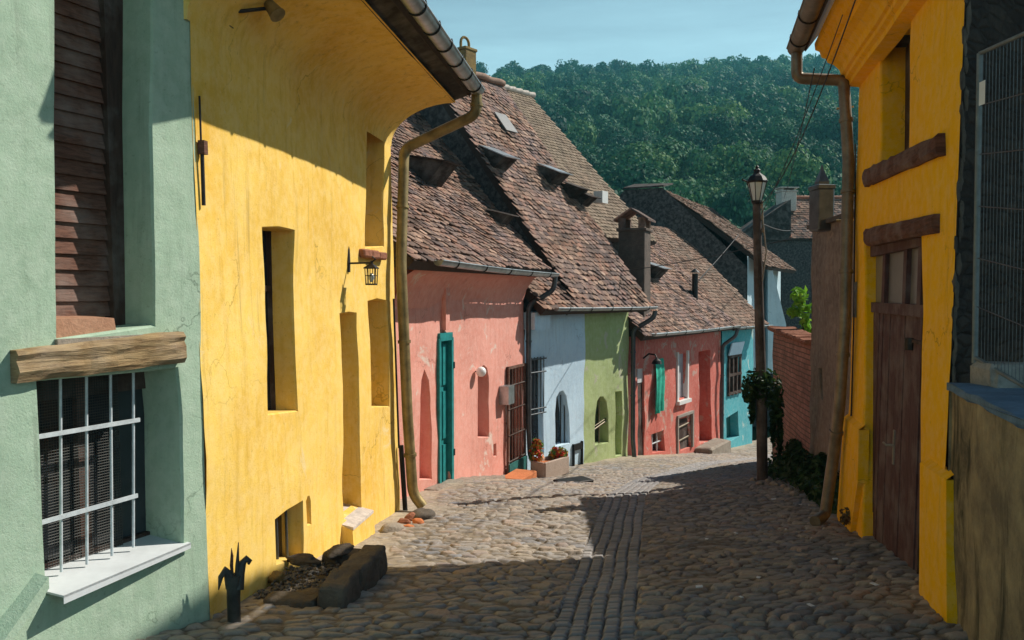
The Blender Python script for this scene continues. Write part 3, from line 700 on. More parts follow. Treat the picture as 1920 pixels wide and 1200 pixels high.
def pipe(pts, r, mat, parent, name='downpipe', collars=(), n=12, round_=.12):
    """pipe with rounded elbows"""
    pts = [Vector(p) for p in pts]; P = [pts[0]]
    for i in range(1, len(pts) - 1):
        a, b, c = pts[i - 1], pts[i], pts[i + 1]; k = min(round_, (a - b).length * .45, (c - b).length * .45); p0 = b + (a - b).normalized() * k; p1 = b + (c - b).normalized() * k
        for t in (0, .25, .5, .75, 1): P.append(p0 * (1 - t) ** 2 + b * 2 * t * (1 - t) + p1 * t * t)
    P.append(pts[-1]); mb = MB().tube(P, r, n); o = obj(name, mb, mat, parent)
    for c in collars:
        k = int(c); t = c - k; p = pts[k] * (1 - t) + pts[k + 1] * t; d = (pts[k + 1] - pts[k]).normalized()
        obj('collar', MB().tube([p - d * .018, p + d * .018], r * 1.22, n), mat, o)
    return o
def chimney(c, w, d, h, rz, mat, parent, cap='arch', name='chimney'):
    mb = MB(); ca, sa = math.cos(rz), math.sin(rz); c = Vector(c)
    mb.bevbox(c + Vector((0, 0, h / 2)), (w, d, h), .015, rz, .006); mb.bevbox(c + Vector((0, 0, h + .03)), (w * 1.14, d * 1.14, .07), .012, rz, .004)
    o = obj(name, mb, mat, parent); top = h + .065
    def Lc(x, y, z): return c + Vector((x * ca - y * sa, x * sa + y * ca, z))
    k = MB()
    if cap == 'arch':
        ra = w * .38; k.tube([Lc(ra * math.cos(a), 0, top + ra * .9 + ra * math.sin(a)) for a in np.linspace(0, math.pi, 9)], .035, 6); k.tube([Lc(ra, 0, top), Lc(ra, 0, top + ra * .9)], .035, 6); k.tube([Lc(-ra, 0, top), Lc(-ra, 0, top + ra * .9)], .035, 6)
    elif cap == 'gable':
        for sx in (-1, 1):
            for sy in (-1, 1): k.hexa([Lc(sx * w * .5 - sx * a, sy * d * .5 - sy * b, top + z) for z in (0, .26) for a, b in ((0, 0), (.16, 0), (.16, .14), (0, .14))])
        hw, hd = w * .66, d * .62
        for sx in (-1, 1):
            pts = [Lc(sx * hw, -hd, top + .22), Lc(sx * hw, hd, top + .22), Lc(0, hd, top + .50), Lc(0, -hd, top + .50)]; k.hexa([p - Vector((0, 0, .05)) for p in pts] + pts)
    elif cap == 'cone':
        k.lathe(c + Vector((0, 0, top)), [(w * .45, 0), (w * .45, .05), (w * .12, .22), (.01, .3)], 4, rz + .78)
    elif cap == 'flat':
        k.box(Lc(0, 0, top + .16), (w * 1.25, d * 1.25, .06), rz); 
        for sx in (-1, 1): k.box(Lc(sx * w * .4, 0, top + .06), (.08, d * .9, .16), rz)
    obj('chimney_cap', k, M['tileA'] if cap == 'gable' else mat, o); return o
def hatch(P, u, s, w, l, h, mat, parent, name='roof_hatch', open_=.0):
    """small metal or wooden vent hatch on a roof slope: P(u,s,h)"""
    mb = MB(); a = [(u, s), (u + w, s), (u + w, s + l), (u, s + l)]
    mb.hexa([P(x, y, -.02) for x, y in a] + [P(a[0][0], a[0][1], h), P(a[1][0], a[1][1], h), P(a[2][0], a[2][1], .05), P(a[3][0], a[3][1], .05)])
    o = obj(name, mb, M['soffit'], parent)
    k = MB(); k.hexa([P(u - .04, s - .06, h + .005), P(u + w + .04, s - .06, h + .005), P(u + w + .04, s + l + .04, .06), P(u - .04, s + l + .04, .06), P(u - .04, s - .06, h + .03), P(u + w + .04, s - .06, h + .03), P(u + w + .04, s + l + .04, .085), P(u - .04, s + l + .04, .085)])
    obj('hatch_lid', k, mat, o); return o
def panel(F, poly, w, mat, parent, name, th=.03): return obj(name, MB().slab(F, poly, w - th, w), mat, parent)
def onroof(P, px, py):
    O = P(0, 0); U_ = P(1, 0) - O; S_ = P(0, 1) - O; d = ray(px, py); Q = O - Vector((0, 0, EYE))
    a = np.linalg.solve(np.array([list(d), list(-U_), list(-S_)]).T, np.array(list(Q))); return float(a[1]), float(a[2])
def grow(poly, k):
    cu = sum(p[0] for p in poly) / len(poly); cz = sum(p[1] for p in poly) / len(poly); return [(p[0] + (k if p[0] > cu else -k), p[1] + (k if p[1] > cz else -k)) for p in poly]
def barf(F, u0, z0, u1, z1, w, t): return MB().tube([F.pt(u0, w, z0), F.pt(u1, w, z1)], t, 6)
def leaves(name, blobs, n, size, mat, parent=None, seed=1, loc=None, flat=.3):
    """leaf clumps spread through ellipsoid lobes: blobs = [(center, (rx,ry,rz))]"""
    rng = np.random.default_rng(seed); j = rng.integers(0, len(blobs), n); c0 = np.array([b[0] for b in blobs])[j]; rr = np.array([b[1] for b in blobs])[j]
    d = rng.normal(0, 1, (n, 3)); d /= np.linalg.norm(d, axis=1)[:, None]; c = c0 + d * rr * (rng.uniform(.25, 1.08, (n, 1)) ** .6)
    nrm = d + rng.normal(0, .7, (n, 3)) + np.array([0, 0, flat]); nrm /= np.linalg.norm(nrm, axis=1)[:, None]; t = np.cross(nrm, rng.normal(0, 1, (n, 3))); t /= np.linalg.norm(t, axis=1)[:, None]; b = np.cross(nrm, t)
    s_ = size * rng.uniform(.6, 1.35, (n, 1)); q = np.stack([c - t * s_, c - t * s_ * .1 + b * s_ * .52, c + t * s_, c - t * s_ * .1 - b * s_ * .52], 1)
    q[:, 1] += nrm * s_ * .18; q[:, 3] += nrm * s_ * .18
    return mesh_np(name, q.reshape(-1, 3), np.arange(4 * n), np.arange(n) * 4, np.full(n, 4), mat, np.zeros(n, bool), None, parent, loc)

# ============================================================ THE SCENE
def Fpt(F, px, py, w=0.0):
    u, z = F.px(px, py, w); return F.pt(u, w, z)

# ------------------------------------------------------------ green house (near left)
FG = Frame((-3.37, 2.6), (-2.02, 5.6), .025)
h = thing('green_house', 'pale green plastered house at the left edge with a timber beam above its barred window', 'house', (-3.2, 4.2, -.5))
gl = FG.L
up_win = FG.poly([(100, -190), (286, -190), (287, 200), (291, 613), (104, 640), (102, 200)])
lo_win = FG.poly([(66, 712), (334, 688), (343, 780), (346, 1022), (84, 1119), (74, 900)])
w = wall_mesh(FG, [(.2, -1.2), (gl, -1.2), (gl, 6.2), (.2, 6.2)], [(up_win, .335), (lo_win, .34)], extra=body(FG, .2, gl, -1.2, 6.2, 5))
obj('wall', w, M['green'], h)
# upper shutter of tilted boards, frame, brick ledge
uu = [p[0] for p in up_win]; ua, ub = min(uu), max(uu); zb = min(p[1] for p in up_win)
mb = MB(); z = zb + .12; k = 0
while z < 4.9:
    zz = z + .094; tw_ = random.uniform(-.004, .004)
    mb.hexa([FG.pt(ua - .03, -.305 + tw_, z), FG.pt(ub - .17, -.305 - tw_, z), FG.pt(ub - .17, -.282 - tw_, z), FG.pt(ua - .03, -.282 + tw_, z),
             FG.pt(ua - .03, -.32, zz + .012), FG.pt(ub - .17, -.32, zz + .012), FG.pt(ub - .17, -.308, zz + .012), FG.pt(ua - .03, -.308, zz + .012)]); z += .094
sh = obj('shutter', mb, M['plank'], h)
obj('window_frame', MB().fbox(FG, ub - .17, ub + .02, -.33, -.25, zb, 4.95), M['darkwood'], h)
lz = FG.px(150, 606)[1]
mb = MB(); mb.hexa([FG.pt(ua, -.34, zb), FG.pt(ua + .44, -.34, zb), FG.pt(ua + .44, -.04, zb), FG.pt(ua, -.04, zb), FG.pt(ua, -.34, zb + .135), FG.pt(ua + .43, -.34, zb + .13), FG.pt(ua + .43, -.05, zb + .115), FG.pt(ua, -.05, zb + .12)])
obj('brick_ledge', mb, M['ledge'], h)
obj('sill', MB().fbox(FG, ua - .01, ub + .02, -.44, .03, zb - .03, zb + .012), M['palestone'], h)
# lower window
pu = [p[0] for p in lo_win]; la, lb = min(pu), max(pu); lz0 = min(p[1] for p in lo_win); lz1 = max(p[1] for p in lo_win)
win = obj('window', MB().fbox(FG, la - .02, lb, -.36, -.325, lz0, lz1), M['glass'], h)
for x in (.12, .50):
    obj('window_frame', MB().fbox(FG, la + x * (lb - la) - .035, la + x * (lb - la) + .04, -.325, -.285, lz0, lz1), M['plank'], win)
obj('window_frame', MB().fbox(FG, la, lb, -.325, -.29, lz1 - .16, lz1 - .02), M['darkwood'], win)
obj('window_frame', MB().fbox(FG, la, lb, -.325, -.29, lz0, lz0 + .07), M['darkwood'], win)
mesh_ = MB()
for i in range(70):
    z = lz0 + (lz1 - lz0) * i / 70; mesh_.tube([FG.pt(la, -.272, z), FG.pt(lb - .26, -.272, z)], .0022, 4, False, False)
for i in range(46):
    u = la + (lb - .26 - la) * i / 45; mesh_.tube([FG.pt(u, -.272, lz0), FG.pt(u, -.272, lz1)], .0018, 4, False, False)
obj('insect_screen', mesh_, M['stub'], win)
wb = -.13
for x0, y0, x1, y1 in ((113, 690, 115, 1072), (162, 690, 163, 1058), (207, 690, 210, 1042), (250, 690, 250, 1026)):
    u0, z0 = FG.px(x0, y0, wb); u1, z1 = FG.px(x1, y1, wb); obj('bar', barf(FG, u0, z0, u1, z1, wb, .0095), M['whitemetal'], h)
for x0, y0, x1, y1 in ((60, 821, 262, 787), (70, 982, 258, 929)):
    u0, z0 = FG.px(x0, y0, wb + .02); u1, z1 = FG.px(x1, y1, wb + .02)
    mb = MB(); mb.hexa([FG.pt(u0, wb + .013, z0 - .0125), FG.pt(u1, wb + .013, z1 - .0125), FG.pt(u1, wb + .024, z1 - .0125), FG.pt(u0, wb + .024, z0 - .0125), FG.pt(u0, wb + .013, z0 + .0125), FG.pt(u1, wb + .013, z1 + .0125), FG.pt(u1, wb + .024, z1 + .0125), FG.pt(u0, wb + .024, z0 + .0125)])
    obj('rail', mb, M['whitemetal'], h)
s0 = FG.px(90, 1128, .16); s1 = FG.px(346, 1022, .02); sz = lz0
mb = MB(); a = [FG.pt(la - .0, -.33, sz + .05), FG.pt(lb, -.33, sz + .05), FG.pt(lb + .01, .025, sz + .022), FG.pt(la + .03, .125, sz + .018)]
mb.hexa([p - Vector((0, 0, .012)) for p in a] + a); mb.hexa([a[3] - Vector((0, 0, .045)), a[2] - Vector((0, 0, .035)), a[2] - Vector((0, 0, .035)) - FG.N * .006, a[3] - Vector((0, 0, .045)) - FG.N * .006, a[3] + Vector((0, 0, .002)), a[2] + Vector((0, 0, .002)), a[2] - FG.N * .006, a[3] - FG.N * .006])
obj('window_sill', mb, M['sillmetal'], h)
# timber beam between the windows
bp = FG.poly([(28, 657), (110, 646), (200, 636), (280, 627), (343, 620), (350, 650), (352, 679), (270, 690), (180, 701), (100, 711), (33, 719), (28, 690)], .05)
n = 12; mb = MB(); k = 26; rng = random.Random(4); vs = []; fs = []
t0, t1 = bp[0], bp[4]; b0, b1 = bp[10], bp[6]
for i in range(k + 1):
    t = i / k; zu = t0[1] + (t1[1] - t0[1]) * t; zl = b0[1] + (b1[1] - b0[1]) * t; u = t0[0] + (t1[0] - t0[0]) * t
    for j in range(7):
        q = j / 6; z = zl + (zu - zl) * q; e = 1 - abs(q - .5) * 2
        wv = .055 + .018 * min(1, e * 4) + .02 * mnoise.noise(Vector((u * 2, z * 22, 3))) + .010 * mnoise.noise(Vector((u * 9, z * 40, 7))); vs.append(FG.pt(u, wv, z + .012 * mnoise.noise(Vector((u * 4, q * 2, 1)))))
for i in range(k):
    for j in range(6): fs.append((i * 7 + j, (i + 1) * 7 + j, (i + 1) * 7 + j + 1, i * 7 + j + 1))
mb.add(vs, fs)
for col in (0, k): mb.add([vs[col * 7 + j] for j in range(7)] + [FG.pt(t0[0] + (t1[0] - t0[0]) * col / k, -.2, (t0[1] if col == 0 else t1[1])), FG.pt(t0[0] + (t1[0] - t0[0]) * col / k, -.2, (b0[1] if col == 0 else b1[1]))][0:2], [tuple(range(9))])
for row in (0, 6):
    e = [vs[i * 7 + row] for i in range(k + 1)]; mb.add(e + [p - FG.N * .25 for p in e[::-1]], [tuple(range(2 * k + 2))])
obj('timber_beam', mb, M['beam'], h)
# diagonal plaster fin under the sill
fa, fb = FG.px(78, 1086, .06), FG.px(-30, 1230, .06)
mb = MB(); mb.hexa([FG.pt(fb[0], -.02, fb[1] - .03), FG.pt(fa[0], -.02, fa[1] - .03), FG.pt(fa[0] + .02, .09, fa[1] - .05), FG.pt(fb[0] + .04, .09, fb[1] - .05), FG.pt(fb[0], -.02, fb[1] + .03), FG.pt(fa[0], -.02, fa[1] + .03), FG.pt(fa[0] + .02, .09, fa[1] + .01), FG.pt(fb[0] + .04, .09, fb[1] + .01)])
obj('plaster_fin', mb, M['green'], h)
rt = MB(); rt.hexa([FG.pt(.1, .25, 6.2), FG.pt(gl + .05, .25, 6.2), FG.pt(gl + .05, -5, 9.2), FG.pt(.1, -5, 9.2), FG.pt(.1, .25, 6.3), FG.pt(gl + .05, .25, 6.3), FG.pt(gl + .05, -5, 9.3), FG.pt(.1, -5, 9.3)])
obj('roof', rt, M['tileA'], h)

# ------------------------------------------------------------ yellow house (left)
FY = Frame((-2.02, 5.6), (-1.385, 10.3), .022)
yl = FY.L
h = thing('yellow_house', 'tall sunlit yellow house on the left with a curved orange eave and deep set openings', 'house', (-1.7, 8, -.9))
hole_w1 = FY.poly([(492, 425), (522, 424), (551, 431), (555, 600), (560, 772), (530, 776), (500, 779), (496, 600)])
hole_dr = FY.poly([(637, 587), (655, 584), (670, 586), (673, 780), (680, 975), (645, 976), (640, 780)])
hole_w2 = FY.poly([(691, 564), (709, 559), (727, 563), (730, 763), (696, 764)])
hole_w3 = FY.poly([(688, 204), (704, 209), (721, 218), (720, 463), (687, 466)])
hole_ba = FY.poly([(517, 974), (542, 955), (568, 938), (570, 1046), (520, 1060)])
hole_sl = FY.poly([(574, 940), (577, 930), (581, 929), (584, 938), (584, 984), (576, 986)])
hole_pl = []
zc = 3.42
w = wall_mesh(FY, [(0, -1.7), (yl, -1.7), (yl, zc), (0, zc)], [(hole_w1, .25), (hole_dr, .5), (hole_w2, .40), (hole_w3, .42), (hole_ba, .2), (hole_sl, .2)], step=.2, wob=.03, fade=.8, extra=body(FY, 0, yl, -1.7, 4.0, 6))
obj('wall', w, M['yellow'], h)
# cove under the eave
us = list(np.linspace(-.04, yl + .03, 22)); prof = []
for k in range(11):
    a = k / 10 * math.pi / 2; prof.append((.0 + .81 * (1 - math.cos(a)), zc + .50 * math.sin(a)))
prof = [(w_ - .0, z_) for w_, z_ in prof]
mb = MB().extr(FY, us, prof, smooth=True, wob=.0)
for u in (us[0], us[-1]): mb.add([FY.pt(u, w_, z_) for w_, z_ in prof] + [FY.pt(u, -.4, prof[-1][1]), FY.pt(u, -.4, prof[0][1])], [tuple(range(len(prof) + 2))])
obj('eave_cove', mb, M['yellow'], h)
mb = MB().extr(FY, us, [(.79, zc + .49), (.80, zc + .53), (1.0, zc + .60), (1.0, zc + .72), (.5, zc + .80)], smooth=False, wob=.02); obj('eave_board', mb, M['soffit'], h)
ro, PY = roof(FY, -.05, yl + .04, .98, zc + .68, 41, 4.6, M['tileA'], 11, parent=h)
gz0 = 4.07
g = gutter(FY, -.05, yl + .06, 1.06, gz0 + .03, gz0, M['zinc'], h, .085, 9)
pw = .10
pA = FY.pt(yl + .02, 1.06, gz0 - .07); 
pipe([pA, FY.pt(yl + .02, 1.05, gz0 - .30), FY.pt(yl + .10, .14, 3.40), Fpt(FY, 752, 500, .14), Fpt(FY, 764, 780, .16), Fpt(FY, 774, 925, .18), Fpt(FY, 793, 950, .30)], .064, M['brass'], h, collars=(0.5, 2.5, 3.5, 4.5), round_=.11)
pipe([Fpt(FY, 752, 835, .05), Fpt(FY, 760, 960, .07)], .03, M['iron'], h, 'conduit')
pipe([Fpt(FY, 738, 560, .035), Fpt(FY, 748, 840, .05)], .012, M['cable'], h, 'conduit')
pipe([Fpt(FY, 374, 180, .02), Fpt(FY, 377, 270, .02)], .007, M['iron'], h, 'conduit'); 
u_, z_ = FY.px(379, 275, .02); obj('junction_box', MB().fbox(FY, u_ - .02, u_ + .03, .0, .045, z_ - .05, z_ + .04), M['plank'], h)
pipe([Fpt(FY, 379, 290, .02), Fpt(FY, 382, 385, .02)], .013, M['iron'], h, 'conduit')
# window and door panels in the recesses
def back_panel(F, poly, dep, mat, name, parent, k=.05, th=.05): return obj(name, MB().slab(F, grow(poly, k), -dep - th, -dep + .01), mat, parent)
p = back_panel(FY, hole_w1, .25, M['glass'], 'window', h)
u0, z0 = min(q[0] for q in hole_w1), min(q[1] for q in hole_w1); u1, z1 = max(q[0] for q in hole_w1), max(q[1] for q in hole_w1)
for a in (0, .5, 1): obj('window_frame', MB().fbox(FY, u0 + (u1 - u0) * a - .03, u0 + (u1 - u0) * a + .03, -.24, -.20, z0, z1), M['darkwood'], p)
obj('window_frame', MB().fbox(FY, u0, u1, -.24, -.205, z0 + (z1 - z0) * .66, z0 + (z1 - z0) * .66 + .05), M['darkwood'], p)
d = back_panel(FY, hole_dr, .5, M['darkwood'], 'door', h)
p = back_panel(FY, hole_w2, .40, M['darkwood'], 'window', h)
p = back_panel(FY, hole_w3, .42, M['darkwood'], 'window', h)
p = back_panel(FY, hole_ba, .2, M['glass'], 'cellar_window', h)
for k_ in (.15, .5, .85):
    a = min(q[0] for q in hole_ba); b = max(q[0] for q in hole_ba); zz0 = min(q[1] for q in hole_ba); zz1 = max(q[1] for q in hole_ba)
    obj('bar', barf(FY, a + (b - a) * k_, zz0, a + (b - a) * k_, zz1, -.12, .012), M['pipedark'], p)
back_panel(FY, hole_sl, .2, M['darkwood'], 'vent', h, .02)
uA, zA = FY.px(684, 474, .06); uB, _ = FY.px(727, 474, .06)
mb = MB()
for i in range(3): mb.bevbox(FY.pt(uA + (uB - uA) * (i + .5) / 3, -.05, zA), ((uB - uA) / 3 * .95, .22, .085), .015, math.atan2(FY.U.y, FY.U.x), .006)
obj('brick_sill', mb, M['brickred'], h)
# plaster step below the door
ds0, dz = FY.px(645, 976, .02); ds1, _ = FY.px(683, 976, .02)
mb = MB(); mb.hexa([FY.pt(ds0 - .03, -.1, -1.4), FY.pt(ds1 + .05, -.1, -1.4), FY.pt(ds1 + .04, .16, -1.4), FY.pt(ds0 - .03, .15, -1.4), FY.pt(ds0 - .03, -.1, dz), FY.pt(ds1 + .05, -.1, dz), FY.pt(ds1 + .03, .11, dz - .09), FY.pt(ds0 - .02, .11, dz - .09)])
obj('door_step', mb, M['yellow'], h)
obj('step_slab', MB().hexa([FY.pt(ds0 - .01, -.3, dz), FY.pt(ds1 + .02, -.3, dz), FY.pt(ds1 + .02, .118, dz - .088), FY.pt(ds0 - .015, .118, dz - .088), FY.pt(ds0 - .01, -.3, dz + .03), FY.pt(ds1 + .02, -.3, dz + .03), FY.pt(ds1 + .02, .118, dz - .06), FY.pt(ds0 - .015, .118, dz - .06)]), M['mortar'], h)
# flood light under the eave
t = thing('floodlight', 'small brass floodlight on a dark bracket high on the yellow wall', 'lamp', FY.pt(*(lambda q: (q[0], 0, q[1]))(FY.px(428, 25))))
b0 = Fpt(FY, 426, 22, .0); b1 = Fpt(FY, 447, 18, .0) + FY.N * .22
obj('bracket', MB().tube([b0, b0 + FY.N * .12, b1], .014, 6).fbox(FY, *(lambda q: (q[0] - .03, q[0] + .03))(FY.px(426, 25)), .0, .03, *(lambda q: (q[1] - .1, q[1] + .1))(FY.px(426, 25))), M['iron'], t)
dr = (FY.N * .5 + Vector((.1, -.2, -.75))).normalized(); a_ = b1 + Vector((0, 0, .05))
obj('lamp_head', MB().tube([a_, a_ + dr * .04, a_ + dr * .13, a_ + dr * .15], [.03, .042, .055, .062], 12), M['brass'], t)
# wall lantern
u_, z_ = FY.px(652, 490, .0); ly = thing('wall_lantern', 'small black four sided lantern hanging from an iron arm on the yellow wall', 'lantern', FY.pt(u_, 0, z_))
mb = MB(); mb.slab(FY, [(u_ - .022, z_ - .11), (u_ + .022, z_ - .11), (u_ + .03, z_), (u_ + .022, z_ + .12), (u_, z_ + .15), (u_ - .022, z_ + .12), (u_ - .03, z_)], -.01, .018); obj('wall_plate', mb, M['iron'], ly)
obj('arm', MB().tube([FY.pt(u_, .01, z_ - .02), FY.pt(u_, .24, z_ - .015), FY.pt(u_, .29, z_ + .02), FY.pt(u_, .255, z_ + .045)], .010, 6).tube([FY.pt(u_, .24, z_ - .015), FY.pt(u_, .24, z_ - .05)], .008, 6), M['iron'], ly)
lc = FY.pt(u_, .24, z_ - .23); ra = math.atan2(FY.U.y, FY.U.x) + math.pi / 4
mb = MB(); mb.lathe(lc, [(.02, .205), (.088, .165), (.09, .155), (.02, .16)], 4, ra); mb.lathe(lc, [(.068, -.01), (.068, .006)], 4, ra); mb.lathe(lc, [(.018, .19), (.018, .225), (.004, .235)], 8)
for k in range(4):
    a = ra + k * math.pi / 2; p0 = lc + Vector((math.cos(a) * .063, math.sin(a) * .063, 0)); p1 = lc + Vector((math.cos(a) * .073, math.sin(a) * .073, .165)); mb.tube([p0, p1], .005, 5)
    a2 = a + math.pi / 2; q0 = lc + Vector((math.cos(a) * .067, math.sin(a) * .067, .085)); q1 = lc + Vector((math.cos(a2) * .067, math.sin(a2) * .067, .085)); mb.tube([q0, q1], .0035, 4)
    m0 = (lc + Vector((math.cos(a) * .063, math.sin(a) * .063, 0)) + lc + Vector((math.cos(a2) * .063, math.sin(a2) * .063, 0))) / 2; mb.tube([m0, m0 + Vector((0, 0, .16))], .004, 4)
obj('lantern_cage', mb, M['iron'], ly); obj('bulb', MB().lathe(lc, [(.008, .02), (.026, .05), (.028, .08), (.014, .11)], 10, 0, True), M['lampglass'], ly)

# ------------------------------------------------------------ pink house
FP = Frame((-1.60, 11.55), (.22, 16.45), .0)
h = thing('pink_house', 'low pink house with a tall narrow teal door and a sagging tiled roof', 'house', (-.7, 14, -1.6))
pl = FP.L
niche = FP.poly([(787, 900), (786, 745), (790, 712), (796, 692), (803, 712), (806, 745), (809, 899)])
pdoor = FP.poly([(820, 640), (826, 624), (836, 621), (843, 636), (844, 800), (842, 913), (824, 921)])
pwin = FP.poly([(896, 821), (896, 705), (900, 690), (906, 684), (913, 690), (916, 706), (917, 820)])
phol = FP.poly([(925, 833), (931, 831), (932, 855), (926, 857)])
pgate = FP.poly([(948, 688), (981, 682), (981, 892), (951, 898)])
eP = 2.0
w = wall_mesh(FP, [(0, -2.6), (pl, -2.6), (pl, eP), (0, eP)], [(niche, .25), (pdoor, .12), (pwin, .28), (phol, .12), (pgate, .2)], step=.22, wob=.045, extra=body(FP, 0, pl, -2.6, eP, 8))
obj('wall', w, M['pink'], h)
gq = gables(FP, .0, pl, .42, eP + .05, 4.0, 4.0 * math.tan(R(41)), eps=.12)
mb = MB(); [mb.add(q, [(0, 1, 2)]) for q in gq]; obj('gable', mb, M['ochre'], h)
mb = MB(); mb.extr(FP, list(np.linspace(0, pl, 12)), [(-.02, eP - .55), (.06, eP - .30), (.20, eP - .10), (.34, eP - .02), (.34, eP + .03), (-.1, eP + .12)], smooth=True, wob=.05)
obj('eave_cove', mb, M['pink'], h)
ro, PP = roof(FP, -.30, pl + .25, .46, eP + .09, 41, 5.6, M['tileA'], 21, parent=h, sag=.07, tw=.155, ex=.13)
gutter(FP, -.05 + FP.px(838, 497, .5)[0] * .0 + .35, pl + .42, .52, 2.10, 2.03, M['zinc'], h, .075, 5, M['iron'], .02)
pipe([FP.pt(pl + .38, .52, 1.97), FP.pt(pl + .36, .50, 1.72), FP.pt(pl + .02, .10, 1.42), FP.pt(pl + .02, .10, -.9), FP.pt(pl + .06, .12, -1.55), FP.pt(pl + .10, .42, -1.76)], .05, M['pipedark'], h, collars=(2.3, 2.6), round_=.12)
for u, s, ww in ((1.05, 1.55, .5),):
    pass
hatch(PP, *onroof(PP, 800, 345), .6, .75, .55, M['under'], ro, 'dormer'); hatch(PP, *onroof(PP, 934, 425), .40, .45, .33, M['zinc'], ro)
d = back_panel(FP, pdoor, .06, M['teal'], 'door', h, -.005, .04)
a, b = min(q[0] for q in pdoor), max(q[0] for q in pdoor); z0, z1 = min(q[1] for q in pdoor), max(q[1] for q in pdoor)
for (x0, x1) in ((.06, .44), (.56, .94)):
    for (y0, y1) in ((.04, .28), (.32, .62), (.66, .92)):
        mb = MB(); mb.slab(FP, [(a + (b - a) * x0, z0 + (z1 - z0) * y0), (a + (b - a) * x1, z0 + (z1 - z0) * y0), (a + (b - a) * x1, z0 + (z1 - z0) * y1), (a + (b - a) * x0, z0 + (z1 - z0) * y1)], -.055, -.025); obj('door_panel', mb, M['teal'], d)
for x0, x1 in ((-.06, .06), (.92, 1.08)): obj('door_frame', MB().fbox(FP, a + (b - a) * x0, a + (b - a) * x1, -.06, .05, z0 + .02, z1 - .1), M['teal'], d)
for zf in (.22, .78): obj('hinge', MB().fbox(FP, b + .02, b + .06, .0, .06, z0 + (z1 - z0) * zf - .05, z0 + (z1 - z0) * zf + .05), M['iron'], d)
obj('door_frame', MB().fbox(FP, a, b, -.06, .05, z1 - .14, z1 - .02), M['teal'], d)
obj('post_stub', MB().fbox(FP, (a + b) / 2 - .07, (a + b) / 2 + .07, -.03, .07, z1 + .02, z1 + .72), M['pink'], h)
back_panel(FP, niche, .25, M['pink'], 'niche_back', h); p = back_panel(FP, pwin, .28, M['glass'], 'window', h); back_panel(FP, phol, .12, M['darkwood'], 'vent', h, .02)
d = back_panel(FP, pgate, .2, M['darkwood'], 'door', h)
a, b = min(q[0] for q in pgate), max(q[0] for q in pgate); z0, z1 = min(q[1] for q in pgate), max(q[1] for q in pgate)
gt = obj('grille_gate', MB().fbox(FP, a, a + .05, .02, .06, z0, z1).fbox(FP, b - .05, b, .02, .06, z0, z1).fbox(FP, a, b, .025, .055, z1 - .05, z1), M['plank'], h)
for k in range(6): obj('bar', barf(FP, a + (b - a) * (k + .5) / 6, z0, a + (b - a) * (k + .5) / 6, z1, .04, .012), M['plank'], gt)
for k in (.2, .42, .64, .84): obj('bar', barf(FP, a, z0 + (z1 - z0) * k, b, z0 + (z1 - z0) * k, .055, .014), M['darkwood'], gt)
obj('gate_panel', MB().fbox(FP, a, b, .055, .085, z0, z0 + .40), M['tealdark'], gt)
u_, z_ = FP.px(937, 742, .0); obj('meter_box', MB().fbox(FP, u_, u_ + .30, -.01, .17, z_ - .16, z_ + .17), M['zinc'], h)
gp_ = Fpt(FP, 902, 697, .10); t = thing('globe_lamp', 'white ball lamp in the arched top of the pink window', 'lamp', gp_)
obj('globe', MB().add([gp_ + v * .085 for v in ico(3)[0]], ico(3)[1], True), M['globe'], t); obj('bracket', MB().tube([gp_, gp_ - FP.N * .3], .012, 6), M['iron'], t)
mb = MB().tube([Fpt(FP, 985, 560, .42), Fpt(FP, 900, 590, .40), Fpt(FP, 868, 604, .40)], .006, 5)

# ------------------------------------------------------------ pale blue and olive house
FW = Frame((.25, 16.62), (2.76, 20.15), .0)
wl_ = FW.L
h = thing('two_tone_house', 'low house with a half pale blue, half olive green facade under one tall roof', 'house', (1.5, 18.4, -2.1))
eW = 1.30; uM = FW.px(1095, 750)[0]
wdoor = FW.poly([(991, 673), (1018, 668), (1019, 760), (1020, 850), (996, 862)])
warch = FW.poly([(1041, 838), (1041, 775), (1045, 745), (1051, 734), (1057, 732), (1063, 742), (1068, 775), (1069, 831)])
oarch = FW.poly([(1115, 835), (1115, 778), (1119, 752), (1125, 743), (1131, 743), (1137, 752), (1141, 778), (1141, 830)])
odoor = FW.poly([(1153, 734), (1166, 733), (1166, 853), (1154, 856)])
w = wall_mesh(FW, [(0, -3.0), (uM, -3.0), (uM, eW), (0, eW)], [(wdoor, .14), (warch, .25)], step=.22, wob=.04, extra=body(FW, 0, wl_, -3.0, eW, 8)); obj('pale_blue_wall', w, M['paleblue'], h)
w = wall_mesh(FW, [(uM, -3.0), (wl_, -3.0), (wl_, eW), (uM, eW)], [(oarch, .25), (odoor, .3)], step=.22, wob=.04); obj('olive_wall', w, M['olive'], h)
run = 4.35; rise = run * math.tan(R(53))
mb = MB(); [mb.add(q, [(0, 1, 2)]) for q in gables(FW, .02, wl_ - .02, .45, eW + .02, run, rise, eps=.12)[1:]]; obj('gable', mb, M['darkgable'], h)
mb = MB(); mb.fbox(FW, -.1, .45, .0, .30, eW - .35, eW - .02); obj('eave_corner', mb, M['paleblue'], h)
sl = run / math.cos(R(53))
uS_ = 1.25
ro2, PW2 = roof(FW, -.02, uS_, .48, eW + .03, 46, sl * .98, M['tileA'], 33, parent=h, sag=.05, tw=.155, ex=.13)
ro, PW = roof(FW, uS_, wl_ + .22, .48, eW + .03, 53, sl, M['tileA'], 31, parent=h, sag=.08, tw=.155, ex=.13)
for q in ((870, 262), (1021, 427)): print('verge', onroof(PW, *q))
